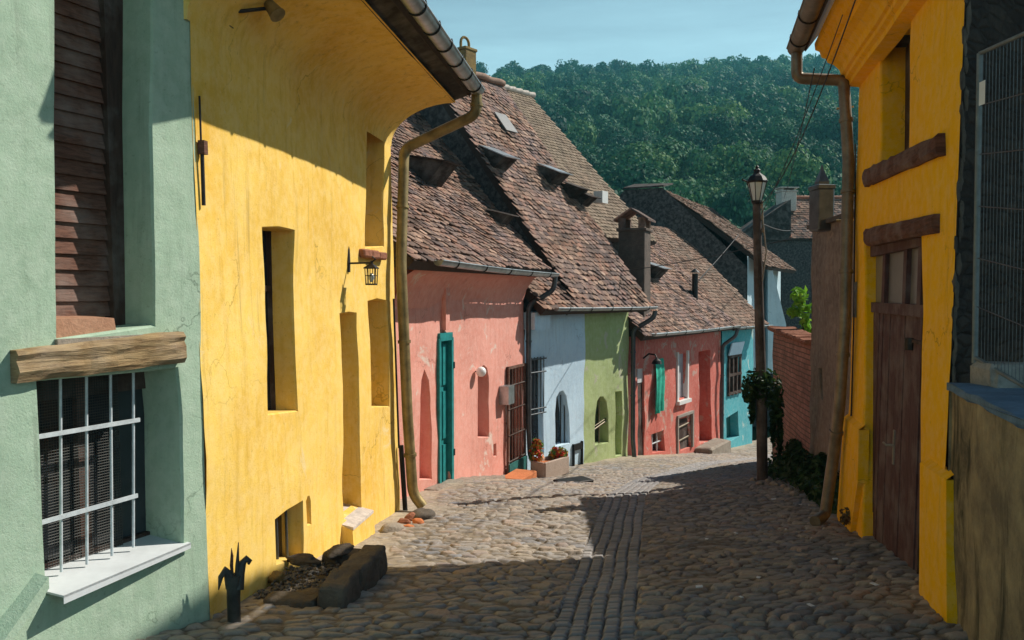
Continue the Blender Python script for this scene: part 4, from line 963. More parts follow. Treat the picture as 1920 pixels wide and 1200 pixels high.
mb = MB(); mb.add([PW(uS_ - .01, .1, -.12), PW(uS_ - .01, sl, -.12), PW2(uS_ - .01, sl * .98, -.3), PW2(uS_ - .01, .1, -.3)], [(0, 1, 2, 3)]); obj('step_gable', mb, M['darkgable'], h)
gutter(FW, .30, wl_ + .32, .53, eW + .065, eW + .03, M['zinc'], h, .06, 5, M['iron'], .01)
pipe([FW.pt(wl_ + .28, .55, eW - .06), FW.pt(wl_ + .26, .52, eW - .22), FW.pt(wl_ + .04, .10, eW - .52), FW.pt(wl_ + .04, .10, -1.8), FW.pt(wl_ + .06, .14, -2.35)], .055, M['pipedark'], h, collars=(2.2, 2.6), round_=.1)
mb = MB()
mb.tube([PW(u, sl + .0, .06 + .02 * math.sin(u * 9)) for u in np.linspace(uS_, wl_ + .22, 20)], .085, 8); obj('ridge_tiles', mb, M['ridge'], ro)
lp_ = lambda x, y: onroof(PW, x, y)
hatch(PW, *lp_(922, 318), .50, .62, .46, M['zinc'], ro); hatch(PW, *lp_(1028, 345), .46, .55, .44, M['zinc'], ro); hatch(PW, *lp_(945, 245), .4, .5, .06, M['paleglass'], ro, 'skylight')
hatch(PW, *lp_(1068, 372), .42, .45, .40, M['under'], ro, 'vent_box'); hatch(PW, *lp_(1088, 385), .40, .4, .36, M['under'], ro, 'vent_box')
u_, s_ = lp_(1112, 384); q_ = PW(u_, s_, .28); obj('vent_box', MB().box(q_, (.26, .26, .30), .9), M['white'], ro)
q_ = PW(3.1, sl, -.1); chimney((q_.x, q_.y, q_.z), .40, .40, .62, .9, M['ochre'], ro, 'arch')
p = back_panel(FW, wdoor, .14, M['glass'], 'door', h)
a, b = min(q[0] for q in wdoor), max(q[0] for q in wdoor); z0, z1 = min(q[1] for q in wdoor), max(q[1] for q in wdoor)
for k in range(5): obj('bar', barf(FW, a + (b - a) * (k + .5) / 5, z0 + .9, a + (b - a) * (k + .5) / 5, z1, .03, .011), M['pipedark'], p)
for zz in (z1 - .04, z1 - .3, z0 + 1.0, z0 + .9): obj('bar', barf(FW, a - .05, zz, b + .02, zz, .035, .016), M['pipedark'], p)
p = back_panel(FW, warch, .25, M['glass'], 'window', h)
a, b = min(q[0] for q in warch), max(q[0] for q in warch); z0, z1 = min(q[1] for q in warch), max(q[1] for q in warch)
for k in range(4): obj('bar', barf(FW, a + (b - a) * (k + .5) / 4, z0, a + (b - a) * (k + .5) / 4, z1 - .1, -.1, .012), M['iron'], p)
p = back_panel(FW, oarch, .25, M['glass'], 'window', h)
a, b = min(q[0] for q in oarch), max(q[0] for q in oarch); z0, z1 = min(q[1] for q in oarch), max(q[1] for q in oarch)
obj('window_grille', MB().tube([FW.pt(a, -.06, z0 + .35), FW.pt(b, -.06, z0 + .5)], .02, 6).tube([FW.pt(a, -.06, z0 + .42), FW.pt(b, -.06, z0 + .56)], .012, 6).tube([FW.pt((a + b) / 2, -.07, z0), FW.pt((a + b) / 2, -.07, z1)], .015, 6), M['pipegrey'], p)
back_panel(FW, odoor, .3, M['darkwood'], 'door', h)
u_, z_ = FW.px(1083, 855, .02)
mb = MB().fbox(FW, u_ - .19, u_ - .16, .0, .05, z_ - .4, z_ + .28).fbox(FW, u_ + .16, u_ + .19, .0, .05, z_ - .4, z_ + .30).fbox(FW, u_ - .19, u_ + .19, .0, .045, z_ + .14, z_ + .27).fbox(FW, u_ - .19, u_ + .19, .0, .045, z_ - .22, z_ - .19)
props(obj('cellar_grate', mb, M['iron']), 'dark iron frame leaning on the foot of the pale blue wall', 'iron frame')

# ------------------------------------------------------------ red house
FR = Frame((2.95, 20.6), (6.42, 26.3), .0)
rl_ = FR.L; eR = .60
h = thing('red_house', 'low coral red house with a hanging green cloth and peeling plaster', 'house', (4.7, 23.4, -2.8))
H = {}
H['d1'] = FR.poly([(1195, 691), (1208, 690), (1210, 856), (1197, 858)]); H['w1'] = FR.poly([(1229, 677), (1242, 676), (1243, 768), (1230, 770)]); H['w2'] = FR.poly([(1270, 664), (1286, 661), (1287, 745), (1271, 750)])
H['b1'] = FR.poly([(1222, 815), (1245, 806), (1248, 846), (1224, 850)]); H['b2'] = FR.poly([(1270, 786), (1292, 782), (1296, 838), (1275, 846)]); H['d2'] = FR.poly([(1309, 659), (1331, 655), (1335, 827), (1312, 832)])
w = wall_mesh(FR, [(0, -4.2), (rl_, -4.2), (rl_, eR), (0, eR)], [(H['d1'], .07), (H['w1'], .1), (H['w2'], .15), (H['b1'], .25), (H['b2'], .08), (H['d2'], .5)], step=.24, wob=.05, extra=body(FR, 0, rl_, -4.2, eR, 8)); obj('wall', w, M['red'], h)
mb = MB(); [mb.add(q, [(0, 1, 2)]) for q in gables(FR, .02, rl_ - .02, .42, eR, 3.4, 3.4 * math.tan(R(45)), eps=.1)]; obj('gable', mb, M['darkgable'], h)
ro, PR = roof(FR, -.45, rl_ + .05, .48, eR + .05, 45, 4.8, M['tileA'], 41, parent=h, sag=.07, tw=.155, ex=.13)
gutter(FR, -.05, rl_ + .1, .53, eR + .085, eR + .06, M['zinc'], h, .065, 5, M['iron'], .02)
pipe([FR.pt(rl_ - .02, .55, eR - .05), FR.pt(rl_ - .05, .50, eR - .25), FR.pt(rl_ - .12, .12, eR - .55), FR.pt(rl_ - .12, .12, -3.0), FR.pt(rl_ - .08, .35, -3.25)], .055, M['pipedark'], h, collars=(2.3, 2.7), round_=.1)
hatch(PR, *onroof(PR, 1224, 522), .55, .6, .42, M['zinc'], ro)
dk = back_panel(FR, H['d1'], .07, M['darkwood'], 'door', h); u_, z_ = FR.px(1201, 708, -.05); obj('fanlight', MB().fbox(FR, u_ - .2, u_ + .25, -.06, -.045, z_ - .12, z_ + .3), M['sillmetal'], dk)
back_panel(FR, H['w1'], .1, M['glass'], 'window', h)
p = back_panel(FR, H['w2'], .15, M['curtain'], 'window', h); a, b = min(q[0] for q in H['w2']), max(q[0] for q in H['w2']); z0, z1 = min(q[1] for q in H['w2']), max(q[1] for q in H['w2'])
for u in (a - .04, b + .02): obj('window_frame', MB().fbox(FR, u - .05, u + .05, -.1, .05, z0 - .05, z1 + .05), M['white'], p)
obj('window_sill', MB().fbox(FR, a - .12, b + .1, -.1, .12, z0 - .12, z0 - .02), M['white'], p); obj('curtain', MB().extr(FR, list(np.linspace(a, b, 16)), [(-.09, z0), (-.08, z1)]), M['curtain'], p)
p = back_panel(FR, H['b1'], .25, M['glass'], 'cellar_window', h); a, b = min(q[0] for q in H['b1']), max(q[0] for q in H['b1']); z0, z1 = min(q[1] for q in H['b1']), max(q[1] for q in H['b1'])
for k in (.25, .6): obj('bar', barf(FR, a + (b - a) * k, z0, a + (b - a) * k, z1, -.1, .02), M['whitemetal'], p)
obj('bar', barf(FR, a, (z0 + z1) / 2, b, (z0 + z1) / 2, -.1, .02), M['whitemetal'], p)
p = back_panel(FR, H['b2'], .08, M['darkwood'], 'cellar_door', h); a, b = min(q[0] for q in H['b2']), max(q[0] for q in H['b2']); z0, z1 = min(q[1] for q in H['b2']), max(q[1] for q in H['b2'])
obj('door_frame', MB().fbox(FR, a - .07, a, -.02, .05, z0, z1 + .03).fbox(FR, b, b + .1, -.02, .05, z0, z1 + .03).fbox(FR, a - .07, b + .1, -.02, .053, z1 + .03, z1 + .10), M['concrete'], p)
for k in (.3, .7): obj('hinge', barf(FR, a, z0 + (z1 - z0) * k, b, z0 + (z1 - z0) * k + .05, -.05, .03), M['pipegrey'], p)
back_panel(FR, H['d2'], .5, M['darkwood'], 'door', h)
a, zz = FR.px(1311, 832, .1); b, _ = FR.px(1345, 828, .1)
obj('door_step', MB().bevbox(FR.pt((a + b) / 2, .22, zz - .35), (b - a + .2, .55, .5), .05, math.atan2(FR.U.y, FR.U.x), .02), M['palestone'], h)
sc0 = Fpt(FR, 1172, 692, .2); t = thing('wall_sconce', 'small curved black wall lamp beside the left door of the red house', 'lamp', Fpt(FR, 1200, 690, 0))
obj('arm', MB().tube([Fpt(FR, 1206, 672, 0) + FR.N * x + Vector((0, 0, z)) for x, z in ((0, 0), (.15, .12), (.32, .10), (.36, 0))], .022, 6), M['iron'], t); obj('lamp_shade', MB().lathe(Fpt(FR, 1206, 672, 0) + FR.N * .36 + Vector((0, 0, -.12)), [(.13, 0), (.10, .08), (.03, .13)], 12), M['iron'], t)
# hanging cloth
a, z1 = FR.px(1229, 674, .07); b, z0 = FR.px(1244, 768, .07); vs = []; fs = []
for i in range(13):
    for j in range(17):
        s_ = i / 12; t_ = j / 16; uu_ = a + (b - a) * (s_ + .06 * math.sin(t_ * 5)) ; vs.append(FR.pt(uu_, .06 + .035 * math.sin(s_ * 13 + t_ * 3) * (.3 + t_) + .03 * t_, z0 + (z1 - z0) * (1 - t_) - .06 * (1 - s_) * t_))
for i in range(12):
    for j in range(16): fs.append((i * 17 + j, (i + 1) * 17 + j, (i + 1) * 17 + j + 1, i * 17 + j + 1))
c_ = MB().add(vs, fs, True); props(obj('hanging_cloth', c_, M['cloth']), 'green cloth hanging over a narrow window of the red house', 'cloth')

# ------------------------------------------------------------ turquoise house
FT = Frame((6.50, 26.45), (8.15, 28.8), .0); tl_ = FT.L; eT = .55
h = thing('turquoise_house', 'small turquoise house at the end of the row with a barred window', 'house', (7.3, 27.6, -3.4))
tw1 = FT.poly([(1365, 672), (1385, 666), (1386, 732), (1366, 738)]); tc1 = FT.poly([(1361, 784), (1385, 770), (1386, 818), (1362, 832)])
w = wall_mesh(FT, [(0, -4.8), (tl_, -4.8), (tl_, eT), (0, eT)], [(tw1, .12), (tc1, .3)], step=.24, wob=.03, extra=body(FT, 0, tl_, -4.8, eT, 7)); obj('wall', w, M['turq'], h)
mb = MB(); [mb.add(q, [(0, 1, 2)]) for q in gables(FT, .02, tl_ - .02, .4, eT, 3.2, 3.2, eps=.1)]; obj('gable', mb, M['darkgable'], h)
ro, PT = roof(FT, .06, tl_ + .2, .45, eT + .05, 45, 4.6, M['tileB'], 51, parent=h, sag=.05, tw=.155, ex=.13)
gutter(FT, .1, tl_ + .25, .52, eT + .05, eT + .03, M['zinc'], h, .06, 3, M['iron'])
p = back_panel(FT, tw1, .12, M['paleglass'], 'window', h); a, b = min(q[0] for q in tw1), max(q[0] for q in tw1); z0, z1 = min(q[1] for q in tw1), max(q[1] for q in tw1)
for k in (0, .34, .67, 1): obj('window_frame', MB().fbox(FT, a + (b - a) * k - .04, a + (b - a) * k + .04, -.1, .06, z0 - .08, z1 + .05), M['darkwood'], p)
for k in (0, .5, 1): obj('window_frame', MB().fbox(FT, a - .06, b + .06, -.1, .065, z0 + (z1 - z0) * k - .04, z0 + (z1 - z0) * k + .04), M['darkwood'], p)
uS, zS = FT.px(1368, 667, .1); uE, zE = FT.px(1391, 640, .1)
obj('awning_shutter', MB().hexa([FT.pt(uS, .05, zS), FT.pt(uE, .05, zS), FT.pt(uE, .09, zS), FT.pt(uS, .09, zS), FT.pt(uS, .16, zE), FT.pt(uE, .16, zE), FT.pt(uE, .20, zE), FT.pt(uS, .20, zE)]), M['paleblue'], h)
back_panel(FT, tc1, .3, M['tealdark'], 'cellar_opening', h)

# big house behind with the pale regular roof
FC = Frame((3.05, 24.4), (4.75, 26.6), .0)
def quadframe(P0, P1): return Frame((P0.x, P0.y), (P1.x, P1.y))
rc = [at(920, 160, 25.6), at(992, 186, 27.0)]
FB = quadframe(rc[0], rc[1]); rz_ = rc[0].z
h = thing('back_house', 'tall house behind the row with a large pale regular tiled roof', 'house', (1.5, 27, -1))
Lb = FB.L; slb = 6.6; pit = 46; weB = slb * math.cos(R(pit)); zeB = rc[0].z - slb * math.sin(R(pit))
ro, PB = roof(FB, -3.2, Lb + .05, weB, zeB, pit, slb, M['tileC'], 61, parent=h, sag=.02, tw=.17, ex=.14, messy=.45)
mb = MB().extr(FB, [-3.1, Lb - .05], [(weB - .4, -3), (weB - .4, zeB + .2), (0, rc[0].z - .2), (-weB + .4, zeB + .2), (-weB + .4, -3)], closed=True, caps=True); obj('wall', mb, M['darkgable'], h)
mb = MB()
for i, u in enumerate(np.arange(-3.1, Lb, .32)): mb.tube([PB(u, slb, .05), PB(u + .30, slb, .07)], [.075, .10], 8)
obj('ridge_tiles', mb, M['mortar'], ro)

# big chimney between the roofs
q_ = at(1190, 478, 21.4); chz = at(1190, 585, 21.4).z; top_ = at(1190, 408, 21.4).z
t = thing('tile_capped_chimney', 'tall dark chimney stack with a little tiled gable cap above the red house gutter', 'chimney', (q_.x, q_.y, chz))
chimney((q_.x, q_.y, chz - .6), .66, .70, top_ - chz + .25, math.atan2(.93, .37) - math.pi / 2, M['chim'], t, 'gable', 'chimney_shaft')
# small chimney on the red roof
q_ = at(1303, 545, 25.5); chz = at(1303, 560, 25.5).z
t2 = obj('iron_stovepipe', MB().tube([(q_.x, q_.y, chz - .5), (q_.x, q_.y, chz + .75)], .09, 10).lathe((q_.x, q_.y, chz + .78), [(.16, 0), (.02, .12)], 10).bevbox((q_.x - .35, q_.y + .1, chz - .1), (.5, .4, .7), .02), M['iron']); props(t2, 'short dark stovepipe and vent on the red house roof', 'stovepipe')

# ------------------------------------------------------------ gabled house at the bend
FD = Frame(at(1400, 500, 30.2).xy, at(1446, 500, 33.0).xy)
h = thing('gabled_house', 'pale blue house at the bend with a dark gable and half hipped tiled roof', 'house', (9, 31, -3.5))
Dg = 30.2
P_ = lambda x, y, d=Dg: at(x, y, d)
mb = MB()
gab = [P_(1060, 720), P_(1400, 720), P_(1400, 500), P_(1378, 478), P_(1242, 352), P_(1172, 356), P_(1060, 470)]
bk = [p + Vector((3.4, 7.0, 0)) + Vector((0, 0, 0)) for p in gab]
mb.add(gab + bk, [tuple(range(7)), tuple(range(7, 14))[::-1]] + [(i, i + 7, (i + 1) % 7 + 7, (i + 1) % 7) for i in (0, 6)]); obj('gable_wall', mb, M['darkgable'], h)
fe = MB(); A_, B_ = P_(1400, 720), P_(1400, 480); Dv = Vector((3.4, 7.0, 0)); fe.add([A_ + Vector((.02, -.02, 0)), A_ + Dv, B_ + Dv, B_ + Vector((.02, -.02, 0))], [(0, 1, 2, 3)]); obj('front_wall', fe, M['bluewhite'], h)
# right slope of the roof (seen almost edge on), real tiled slab
e0, e1 = P_(1442, 499), P_(1242, 347); ev = (e1 - e0)
FDr = Frame((e0.x, e0.y), (e0.x + 3.4, e0.y + 7.0)); pitchD = math.degrees(math.atan2(ev.z, Vector((ev.x, ev.y)).length))
ro, PD = roof(FDr, -.12, 7.0, .0, e0.z, pitchD, ev.length, M['tileB'], 71, parent=h, sag=.05, tw=.17, ex=.14)
mb = MB(); hp_ = [P_(1168, 352, Dg - .12), P_(1244, 347, Dg - .12), P_(1262, 343, Dg + 2.2), P_(1190, 345, Dg + 2.2)]; 
mb.hexa([p - Vector((0, 0, .06)) for p in hp_] + hp_); obj('half_hip', mb, M['soffit'], h)
# slanted buttress wall
mb = MB(); pts = [at(1440, 497, 31.4), at(1446, 497, 31.4), at(1474, 608, 31.4), at(1474, 700, 31.4), at(1440, 700, 31.4)]
mb.add(pts + [p + Vector((.5, 2.6, 0)) for p in pts], [tuple(range(5)), tuple(range(5, 10))[::-1]] + [(i, i + 5, (i + 1) % 5 + 5, (i + 1) % 5) for i in range(5)])
props(obj('sloped_annex', mb, M['bluewhite']), 'narrow pale annex with a steep slanting edge beyond the lamp post', 'annex')

# ------------------------------------------------------------ dark house far behind
Dh = 46
h = thing('shaded_house', 'large dark shaded house beyond the bend with a lit patch of red tiled roof', 'house', (14.5, Dh, -6))
FH = Frame(at(1300, 640, Dh).xy, at(1700, 640, Dh).xy)
zE = at(1500, 448, Dh).z; zR = at(1500, 372, Dh + 2.2).z
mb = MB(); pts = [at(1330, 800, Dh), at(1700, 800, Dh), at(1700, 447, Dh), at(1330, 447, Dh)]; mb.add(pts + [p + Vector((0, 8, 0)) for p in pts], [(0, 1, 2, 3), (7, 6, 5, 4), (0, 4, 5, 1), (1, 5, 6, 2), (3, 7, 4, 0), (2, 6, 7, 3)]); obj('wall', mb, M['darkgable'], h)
uL = FH.px(1482, 447, .25)[0]; uR = FH.px(1660, 447, .25)[0]
pit = math.degrees(math.atan2(zR - zE, 2.45)); sl2 = math.hypot(zR - zE, 2.45)
ro, PH = roof(FH, uL, uR, .25, zE, pit, sl2, M['tileA'], 81, parent=h, sag=.02, tw=.2, ex=.18)
mb = MB(); pts = [at(1370, 450, Dh - .3), at(1483, 450, Dh - .3), at(1483, 374, Dh - .3)]; mb.add(pts + [p + Vector((0, 3, 0)) for p in pts], [(0, 1, 2), (5, 4, 3), (0, 3, 4, 1), (1, 4, 5, 2), (2, 5, 3, 0)]); obj('gable', mb, M['soffit'], h)
mb = MB()
for u in np.arange(uL, uR, .34): mb.tube([PH(u, sl2, .04), PH(u + .33, sl2, .05)], .09, 8)
for s_ in np.arange(0, sl2, .3): mb.tube([PH(uL, s_, .05), PH(uL, s_ + .29, .07)], .085, 8)
obj('ridge_tiles', mb, M['brickred'], ro)
q_ = at(1474, 376, Dh + 1.5); c_ = chimney((q_.x, q_.y, q_.z - .6), .85, .8, 1.05, .1, M['mortar'], ro, 'flat')

# ------------------------------------------------------------ right yellow house
FO = Frame((2.91, 5.7), (3.72, 9.4), .02, -1); ol = FO.L
h = thing('orange_yellow_house', 'deep orange yellow house in shade on the right with a wide brown gate', 'house', (3.6, 7.6, -.9))
ogate = FO.poly([(1620, 452), (1728, 440), (1727, 700), (1722, 1105), (1617, 1010), (1618, 800)])
owin = FO.poly([(1650, 82), (1707, 28), (1706, 284), (1647, 330)])
# far jamb seen through the openings comes with the reveals
zt = 4.30
w = wall_mesh(FO, [(0, -1.4), (ol, -1.4), (ol, zt), (0, zt)], [(ogate, .16), (owin, .24)], step=.2, wob=.02, extra=body(FO, .0, ol, -1.4, zt, 6)[1:])
obj('wall', w, M['orange'], h)
sw = MB(); A_ = FO.pt(0, -.02, 0); nd = Vector((.80, .62, 0)).normalized()
k_ = 26; vs = []; fs = []
for i in range(k_ + 1):
    for j in range(k_ + 1):
        x = -.04 + 5 * i / k_; z = -1.4 + 6.5 * j / k_; e = .05 * mnoise.noise(Vector((x * 4, z * 5, 3))) + .03 * mnoise.noise(Vector((x * 9, z * 12, 9)))
        vs.append(FO.pt(0, -.02, z) + nd * x + Vector((-.3, -.6, 0)) * e * (1 if i > 0 else .3))
for i in range(k_):
    for j in range(k_): fs.append((i * (k_ + 1) + j, (i + 1) * (k_ + 1) + j, (i + 1) * (k_ + 1) + j + 1, i * (k_ + 1) + j + 1))
sw.add(vs, fs, True); obj('rubble_side_wall', sw, M['rubble'], h)
# crumbling plaster edge at the corner
mb = MB(); rng = random.Random(9)
for i in range(60):
    z = -1 + i * .092 + rng.uniform(-.03, .03); mb.rock(FO.pt(-.02, .0 + rng.uniform(-.03, .0), z), (.022, .03, rng.uniform(.10, .16)), rng, 2, .4)
obj('crumbled_edge', mb, M['kerbstone'], h)
# moulded cornice
prof = [(-.04, 3.90), (.03, 3.92), (.035, 3.97), (.075, 3.99), (.08, 4.03), (.11, 4.04), (.13, 4.10), (.19, 4.16), (.26, 4.19), (.27, 4.23), (.32, 4.245), (.345, 4.31), (.39, 4.33), (.40, 4.40), (.2, 4.42), (-.03, 4.42)]
prof = [(w_ + .085, z_) for w_, z_ in prof]; prof[0] = (-.03, 3.90); prof[-1] = (-.03, 4.42)
obj('cornice', MB().extr(FO, list(np.linspace(-.02, ol + .02, 18)), prof, closed=True, wob=.015, caps=True), M['orange'], h)
ro, PO = roof(FO, .0, ol + .08, .60, 4.43, 52, 4.0, M['tileA'], 91, parent=h)  # unseen roof, pitch steepened so its shadow climbs the wall opposite
gutter(FO, .0, ol + .10, .67, 4.43, 4.39, M['pipegrey'], h, .095, 5, M['iron'])
g0 = FO.pt(ol + .0, .67, 4.30)
pipe([g0, FO.pt(ol + .0, .66, 4.03), FO.pt(ol + .0, .17, 3.98), Fpt(FO, 1591, 300, .10), Fpt(FO, 1584, 600, .12), Fpt(FO, 1574, 760, .14), Fpt(FO, 1562, 860, .16), Fpt(FO, 1547, 965, .22), Fpt(FO, 1528, 978, .36)], .062, M['pipegrey'], h, collars=(2.5, 3.2, 3.7, 4.4, 5.5), round_=.07)
for (x, y) in ((1600, 200), (1600, 412)):
    c0 = Fpt(FO, x, y, .0); obj('pipe_clamp', MB().tube([c0, c0 + FO.N * .05 + FO.U * .06, c0 + FO.N * .17 + FO.U * .07], .012, 6), M['brass'], h)
pipe([Fpt(FO, 1604, 270, .02), Fpt(FO, 1601, 600, .02), Fpt(FO, 1596, 780, .02)], .008, M['cable'], h, 'conduit')
# plinths
def plinth(pts, w0):
    poly = FO.poly(pts, .06); mb = MB(); zb_ = min(p[1] for p in poly); n = len(poly)
    mb.add([FO.pt(u, .05, z) for u, z in poly] + [FO.pt(u, -.05, z) for u, z in poly], [tuple(range(n))] + [(i, i + n, (i + 1) % n + n, (i + 1) % n) for i in range(n)])
    tp = [poly[0], poly[1]]; mb.add([FO.pt(tp[0][0], .05, tp[0][1]), FO.pt(tp[1][0], .05, tp[1][1]), FO.pt(tp[1][0], -.01, tp[1][1] + .05), FO.pt(tp[0][0], -.01, tp[0][1] + .05)], [(0, 1, 2, 3)])
    return obj('plinth', mb, M['orange'], h)
plinth([(1580, 782), (1608, 806), (1606, 905), (1590, 1015), (1566, 990)], 0)
plinth([(1722, 868), (1771, 900), (1771, 1010), (1772, 1190), (1720, 1130)], 0)
# gate
gp = back_panel(FO, ogate, .16, M['darkwood'], 'gate', h, .02)
a, b = min(q[0] for q in ogate), max(q[0] for q in ogate); gz1_ = FO.px(1675, 572, -.15)[1]; gz2_ = FO.px(1675, 478, -.15)[1]; ztop = max(q[1] for q in ogate)
nb = 18
leaf = MB(); rng = random.Random(2)
for i in range(nb):
    u0 = a - .02 + (b - a + .04) * i / nb; u1 = a - .02 + (b - a + .04) * (i + 1) / nb; w_ = -.10 + rng.uniform(-.008, .008); leaf.fbox(FO, u0 + .004, u1 - .004, -.14, w_, -1.2, gz1_ - .06)
lf = obj('gate_boards', leaf, M['door'], gp)
obj('gate_rail', MB().fbox(FO, a - .02, b + .02, -.14, -.07, gz1_ - .08, gz1_ + .02), M['door'], gp)
obj('gate_rail', MB().fbox(FO, a - .02, b + .02, -.14, -.06, gz2_ + .01, ztop), M['door'], gp)
obj('wicket_frame', MB().fbox(FO, a + .36, a + .385, -.14, -.075, -1.2, gz1_ - .08).fbox(FO, a + .385, a + 1.1, -.14, -.08, gz1_ - .30, gz1_ - .27), M['darkwood'], gp)
for k, (x0, x1) in enumerate(((1630, 1656), (1665, 1697), (1706, 1727))):
    ua_, _ = FO.px(x0, 520, -.12); ub_, _ = FO.px(x1, 520, -.12); fr = obj('fanlight_pane', MB().fbox(FO, min(ua_, ub_), max(ua_, ub_), -.15, -.115, gz1_ + .02, gz2_ + .01), M['paleglass'], gp)
for x in (1626, 1661, 1701, 1729):
    uc, _ = FO.px(x, 520, -.1); obj('mullion', MB().fbox(FO, uc - .07, uc + .05, -.14, -.075, gz1_ + .02, gz2_ + .01), M['door'], gp)
uh, zh = FO.px(1673, 835, -.08); obj('gate_handle', MB().fbox(FO, uh - .018, uh + .018, -.10, -.085, zh - .17, zh + .14).tube([FO.pt(uh, -.09, zh), FO.pt(uh, -.03, zh), FO.pt(uh + .13, -.03, zh)], .011, 6), M['palestone'], gp)
for (x, y) in ((1706, 645),): 
    uh, zh = FO.px(x, y, -.08); obj('lock', MB().lathe(FO.pt(uh, -.09, zh), [(.05, -.05), (.055, 0), (.05, .05)], 10), M['iron'], gp)
def rough_beam(pts, mat, name, w0=.09):
    poly = FO.poly(pts, w0); mb = MB(); k = 18; vs = []; (ut0, zt0), (ut1, zt1), (ub1, zb1), (ub0, zb0) = poly; fs = []
    for i in range(k + 1):
        t = i / k
        for j in range(6):
            q = j / 5; u = (ub0 + (ub1 - ub0) * t) * (1 - q) + (ut0 + (ut1 - ut0) * t) * q; z = (zb0 + (zb1 - zb0) * t) * (1 - q) + (zt0 + (zt1 - zt0) * t) * q
            vs.append(FO.pt(u, w0 + .012 * mnoise.noise(Vector((u * 6, z * 25, 2))) - (.02 if j in (0, 5) else 0), z + .02 * mnoise.noise(Vector((u * 7, q * 3, 5)))))
    for i in range(k):
        for j in range(5): fs.append((i * 6 + j, (i + 1) * 6 + j, (i + 1) * 6 + j + 1, i * 6 + j + 1))
    mb.add(vs, fs)
    for row in (0, 5):
        e = [vs[i * 6 + row] for i in range(k + 1)]; mb.add(e + [p - FO.N * .2 for p in e[::-1]], [tuple(range(2 * k + 2))])
    for c in (0, k): e = [vs[c * 6 + j] for j in range(6)]; mb.add(e + [e[-1] - FO.N * .2, e[0] - FO.N * .2], [tuple(range(8))])
    return obj(name, mb, mat, h)
rough_beam([(1617, 318), (1753, 252), (1754, 290), (1617, 350)], M['beamdark'], 'window_sill_beam', .06)
rough_beam([(1618, 430), (1746, 401), (1745, 437), (1620, 462)], M['beamdark'], 'gate_lintel', .05)
p = back_panel(FO, owin, .24, M['darkwood'], 'window', h, .03)
a_, b_ = min(q[0] for q in owin), max(q[0] for q in owin); zt_ = max(q[1] for q in owin)
obj('window_head', MB().fbox(FO, a_ - .02, b_ + .02, -.24, -.012, zt_ - .05, zt_ + .03), M['soffit'], p)
uq, zq = FO.px(1604, 562, .0); obj('letter_plate', MB().fbox(FO, uq - .06, uq + .06, -.01, .02, zq - .19, zq + .19), M['pipegrey'], h)

# ------------------------------------------------------------ brown building with its chimney
FN = Frame((4.29, 9.75), (4.74, 13.5), .0, -1); nl_ = FN.L; zN = 2.66  # near end lengthened out of sight to keep sun off the road
h = thing('brown_building', 'weathered brown plaster building with a flat top, next to the red brick garden wall', 'building', (5.5, 12, -1.4))
ns = FN.poly([(1534, 690), (1541, 690), (1542, 752), (1535, 748)])
w = wall_mesh(FN, [(0, -2.4), (nl_, -2.4), (nl_, zN), (0, zN)], [(ns, .3)], step=.25, wob=.05, extra=body(FN, 0, nl_, -2.4, zN, 4, .0)); obj('wall', w, M['brown'], h)
back_panel(FN, ns, .3, M['glass'], 'vent', h, .02)
rt = MB(); rt.hexa([FN.pt(-.05, .08, zN), FN.pt(nl_ + .04, .08, zN), FN.pt(nl_ + .04, -4.1, zN - .25), FN.pt(-.05, -4.1, zN - .25), FN.pt(-.05, .08, zN + .06), FN.pt(nl_ + .04, .08, zN + .06), FN.pt(nl_ + .04, -4.1, zN - .18), FN.pt(-.05, -4.1, zN - .18)]); ro = obj('roof', rt, M['kerbstone'], h)
q_ = at(1538, 380, 12.5); chimney((q_.x + .02, q_.y, zN - .1), .24, .30, at(1538, 356, 12.5).z - zN + .1, .1, M['pipedark'], ro, 'cone')

# ------------------------------------------------------------ brick wall
FK = Frame((4.80, 13.62), (5.32, 17.3), .0, -1); kl = FK.L
M['brick'] = brickmat('old_brick_wall', (.50, .25, .19), (.39, .18, .135), (.17, .12, .095), .26, .085, -math.atan2(FK.U.y, FK.U.x))
h = thing('brick_wall', 'old red brick garden wall with a tiled coping, beside the brown building', 'wall', (5.0, 15.5, -1.7))
zK0, zK1 = FK.px(1520, 646)[1], FK.px(1450, 618)[1]
w = wall_mesh(FK, [(0, -3.0), (kl, -3.0), (kl, zK1), (0, zK0)], [], step=.25, wob=.035); 
for q in ([FK.pt(0, 0, -3), FK.pt(0, 0, zK0), FK.pt(0, -.35, zK0), FK.pt(0, -.35, -3)], [FK.pt(kl, 0, -3), FK.pt(kl, 0, zK1), FK.pt(kl, -.35, zK1), FK.pt(kl, -.35, -3)], [FK.pt(0, -.35, -3), FK.pt(kl, -.35, -3), FK.pt(kl, -.35, zK1), FK.pt(0, -.35, zK0)]): w.add(q, [(0, 1, 2, 3)])
obj('brickwork', w, M['brick'], h)
FKshade = Frame((5.32, 17.32), (9.6, 23.4), .0, -1)  # added wall, out of sight behind the brick wall, to shade the far road
w2 = wall_mesh(FKshade, [(0.02, -4.6), (FKshade.L, -4.6), (FKshade.L, .30), (0.02, zK1)], [], step=.4, wob=.035)
for q in ([FKshade.pt(FKshade.L, 0, -4.6), FKshade.pt(FKshade.L, 0, .30), FKshade.pt(FKshade.L, -.35, .30), FKshade.pt(FKshade.L, -.35, -4.6)], [FKshade.pt(.02, -.35, -4.6), FKshade.pt(FKshade.L, -.35, -4.6), FKshade.pt(FKshade.L, -.35, .30), FKshade.pt(.02, -.35, zK1)], [FKshade.pt(.02, 0, zK1), FKshade.pt(FKshade.L, 0, .30), FKshade.pt(FKshade.L, -.35, .30), FKshade.pt(.02, -.35, zK1)]): w2.add(q, [(0, 1, 2, 3)])
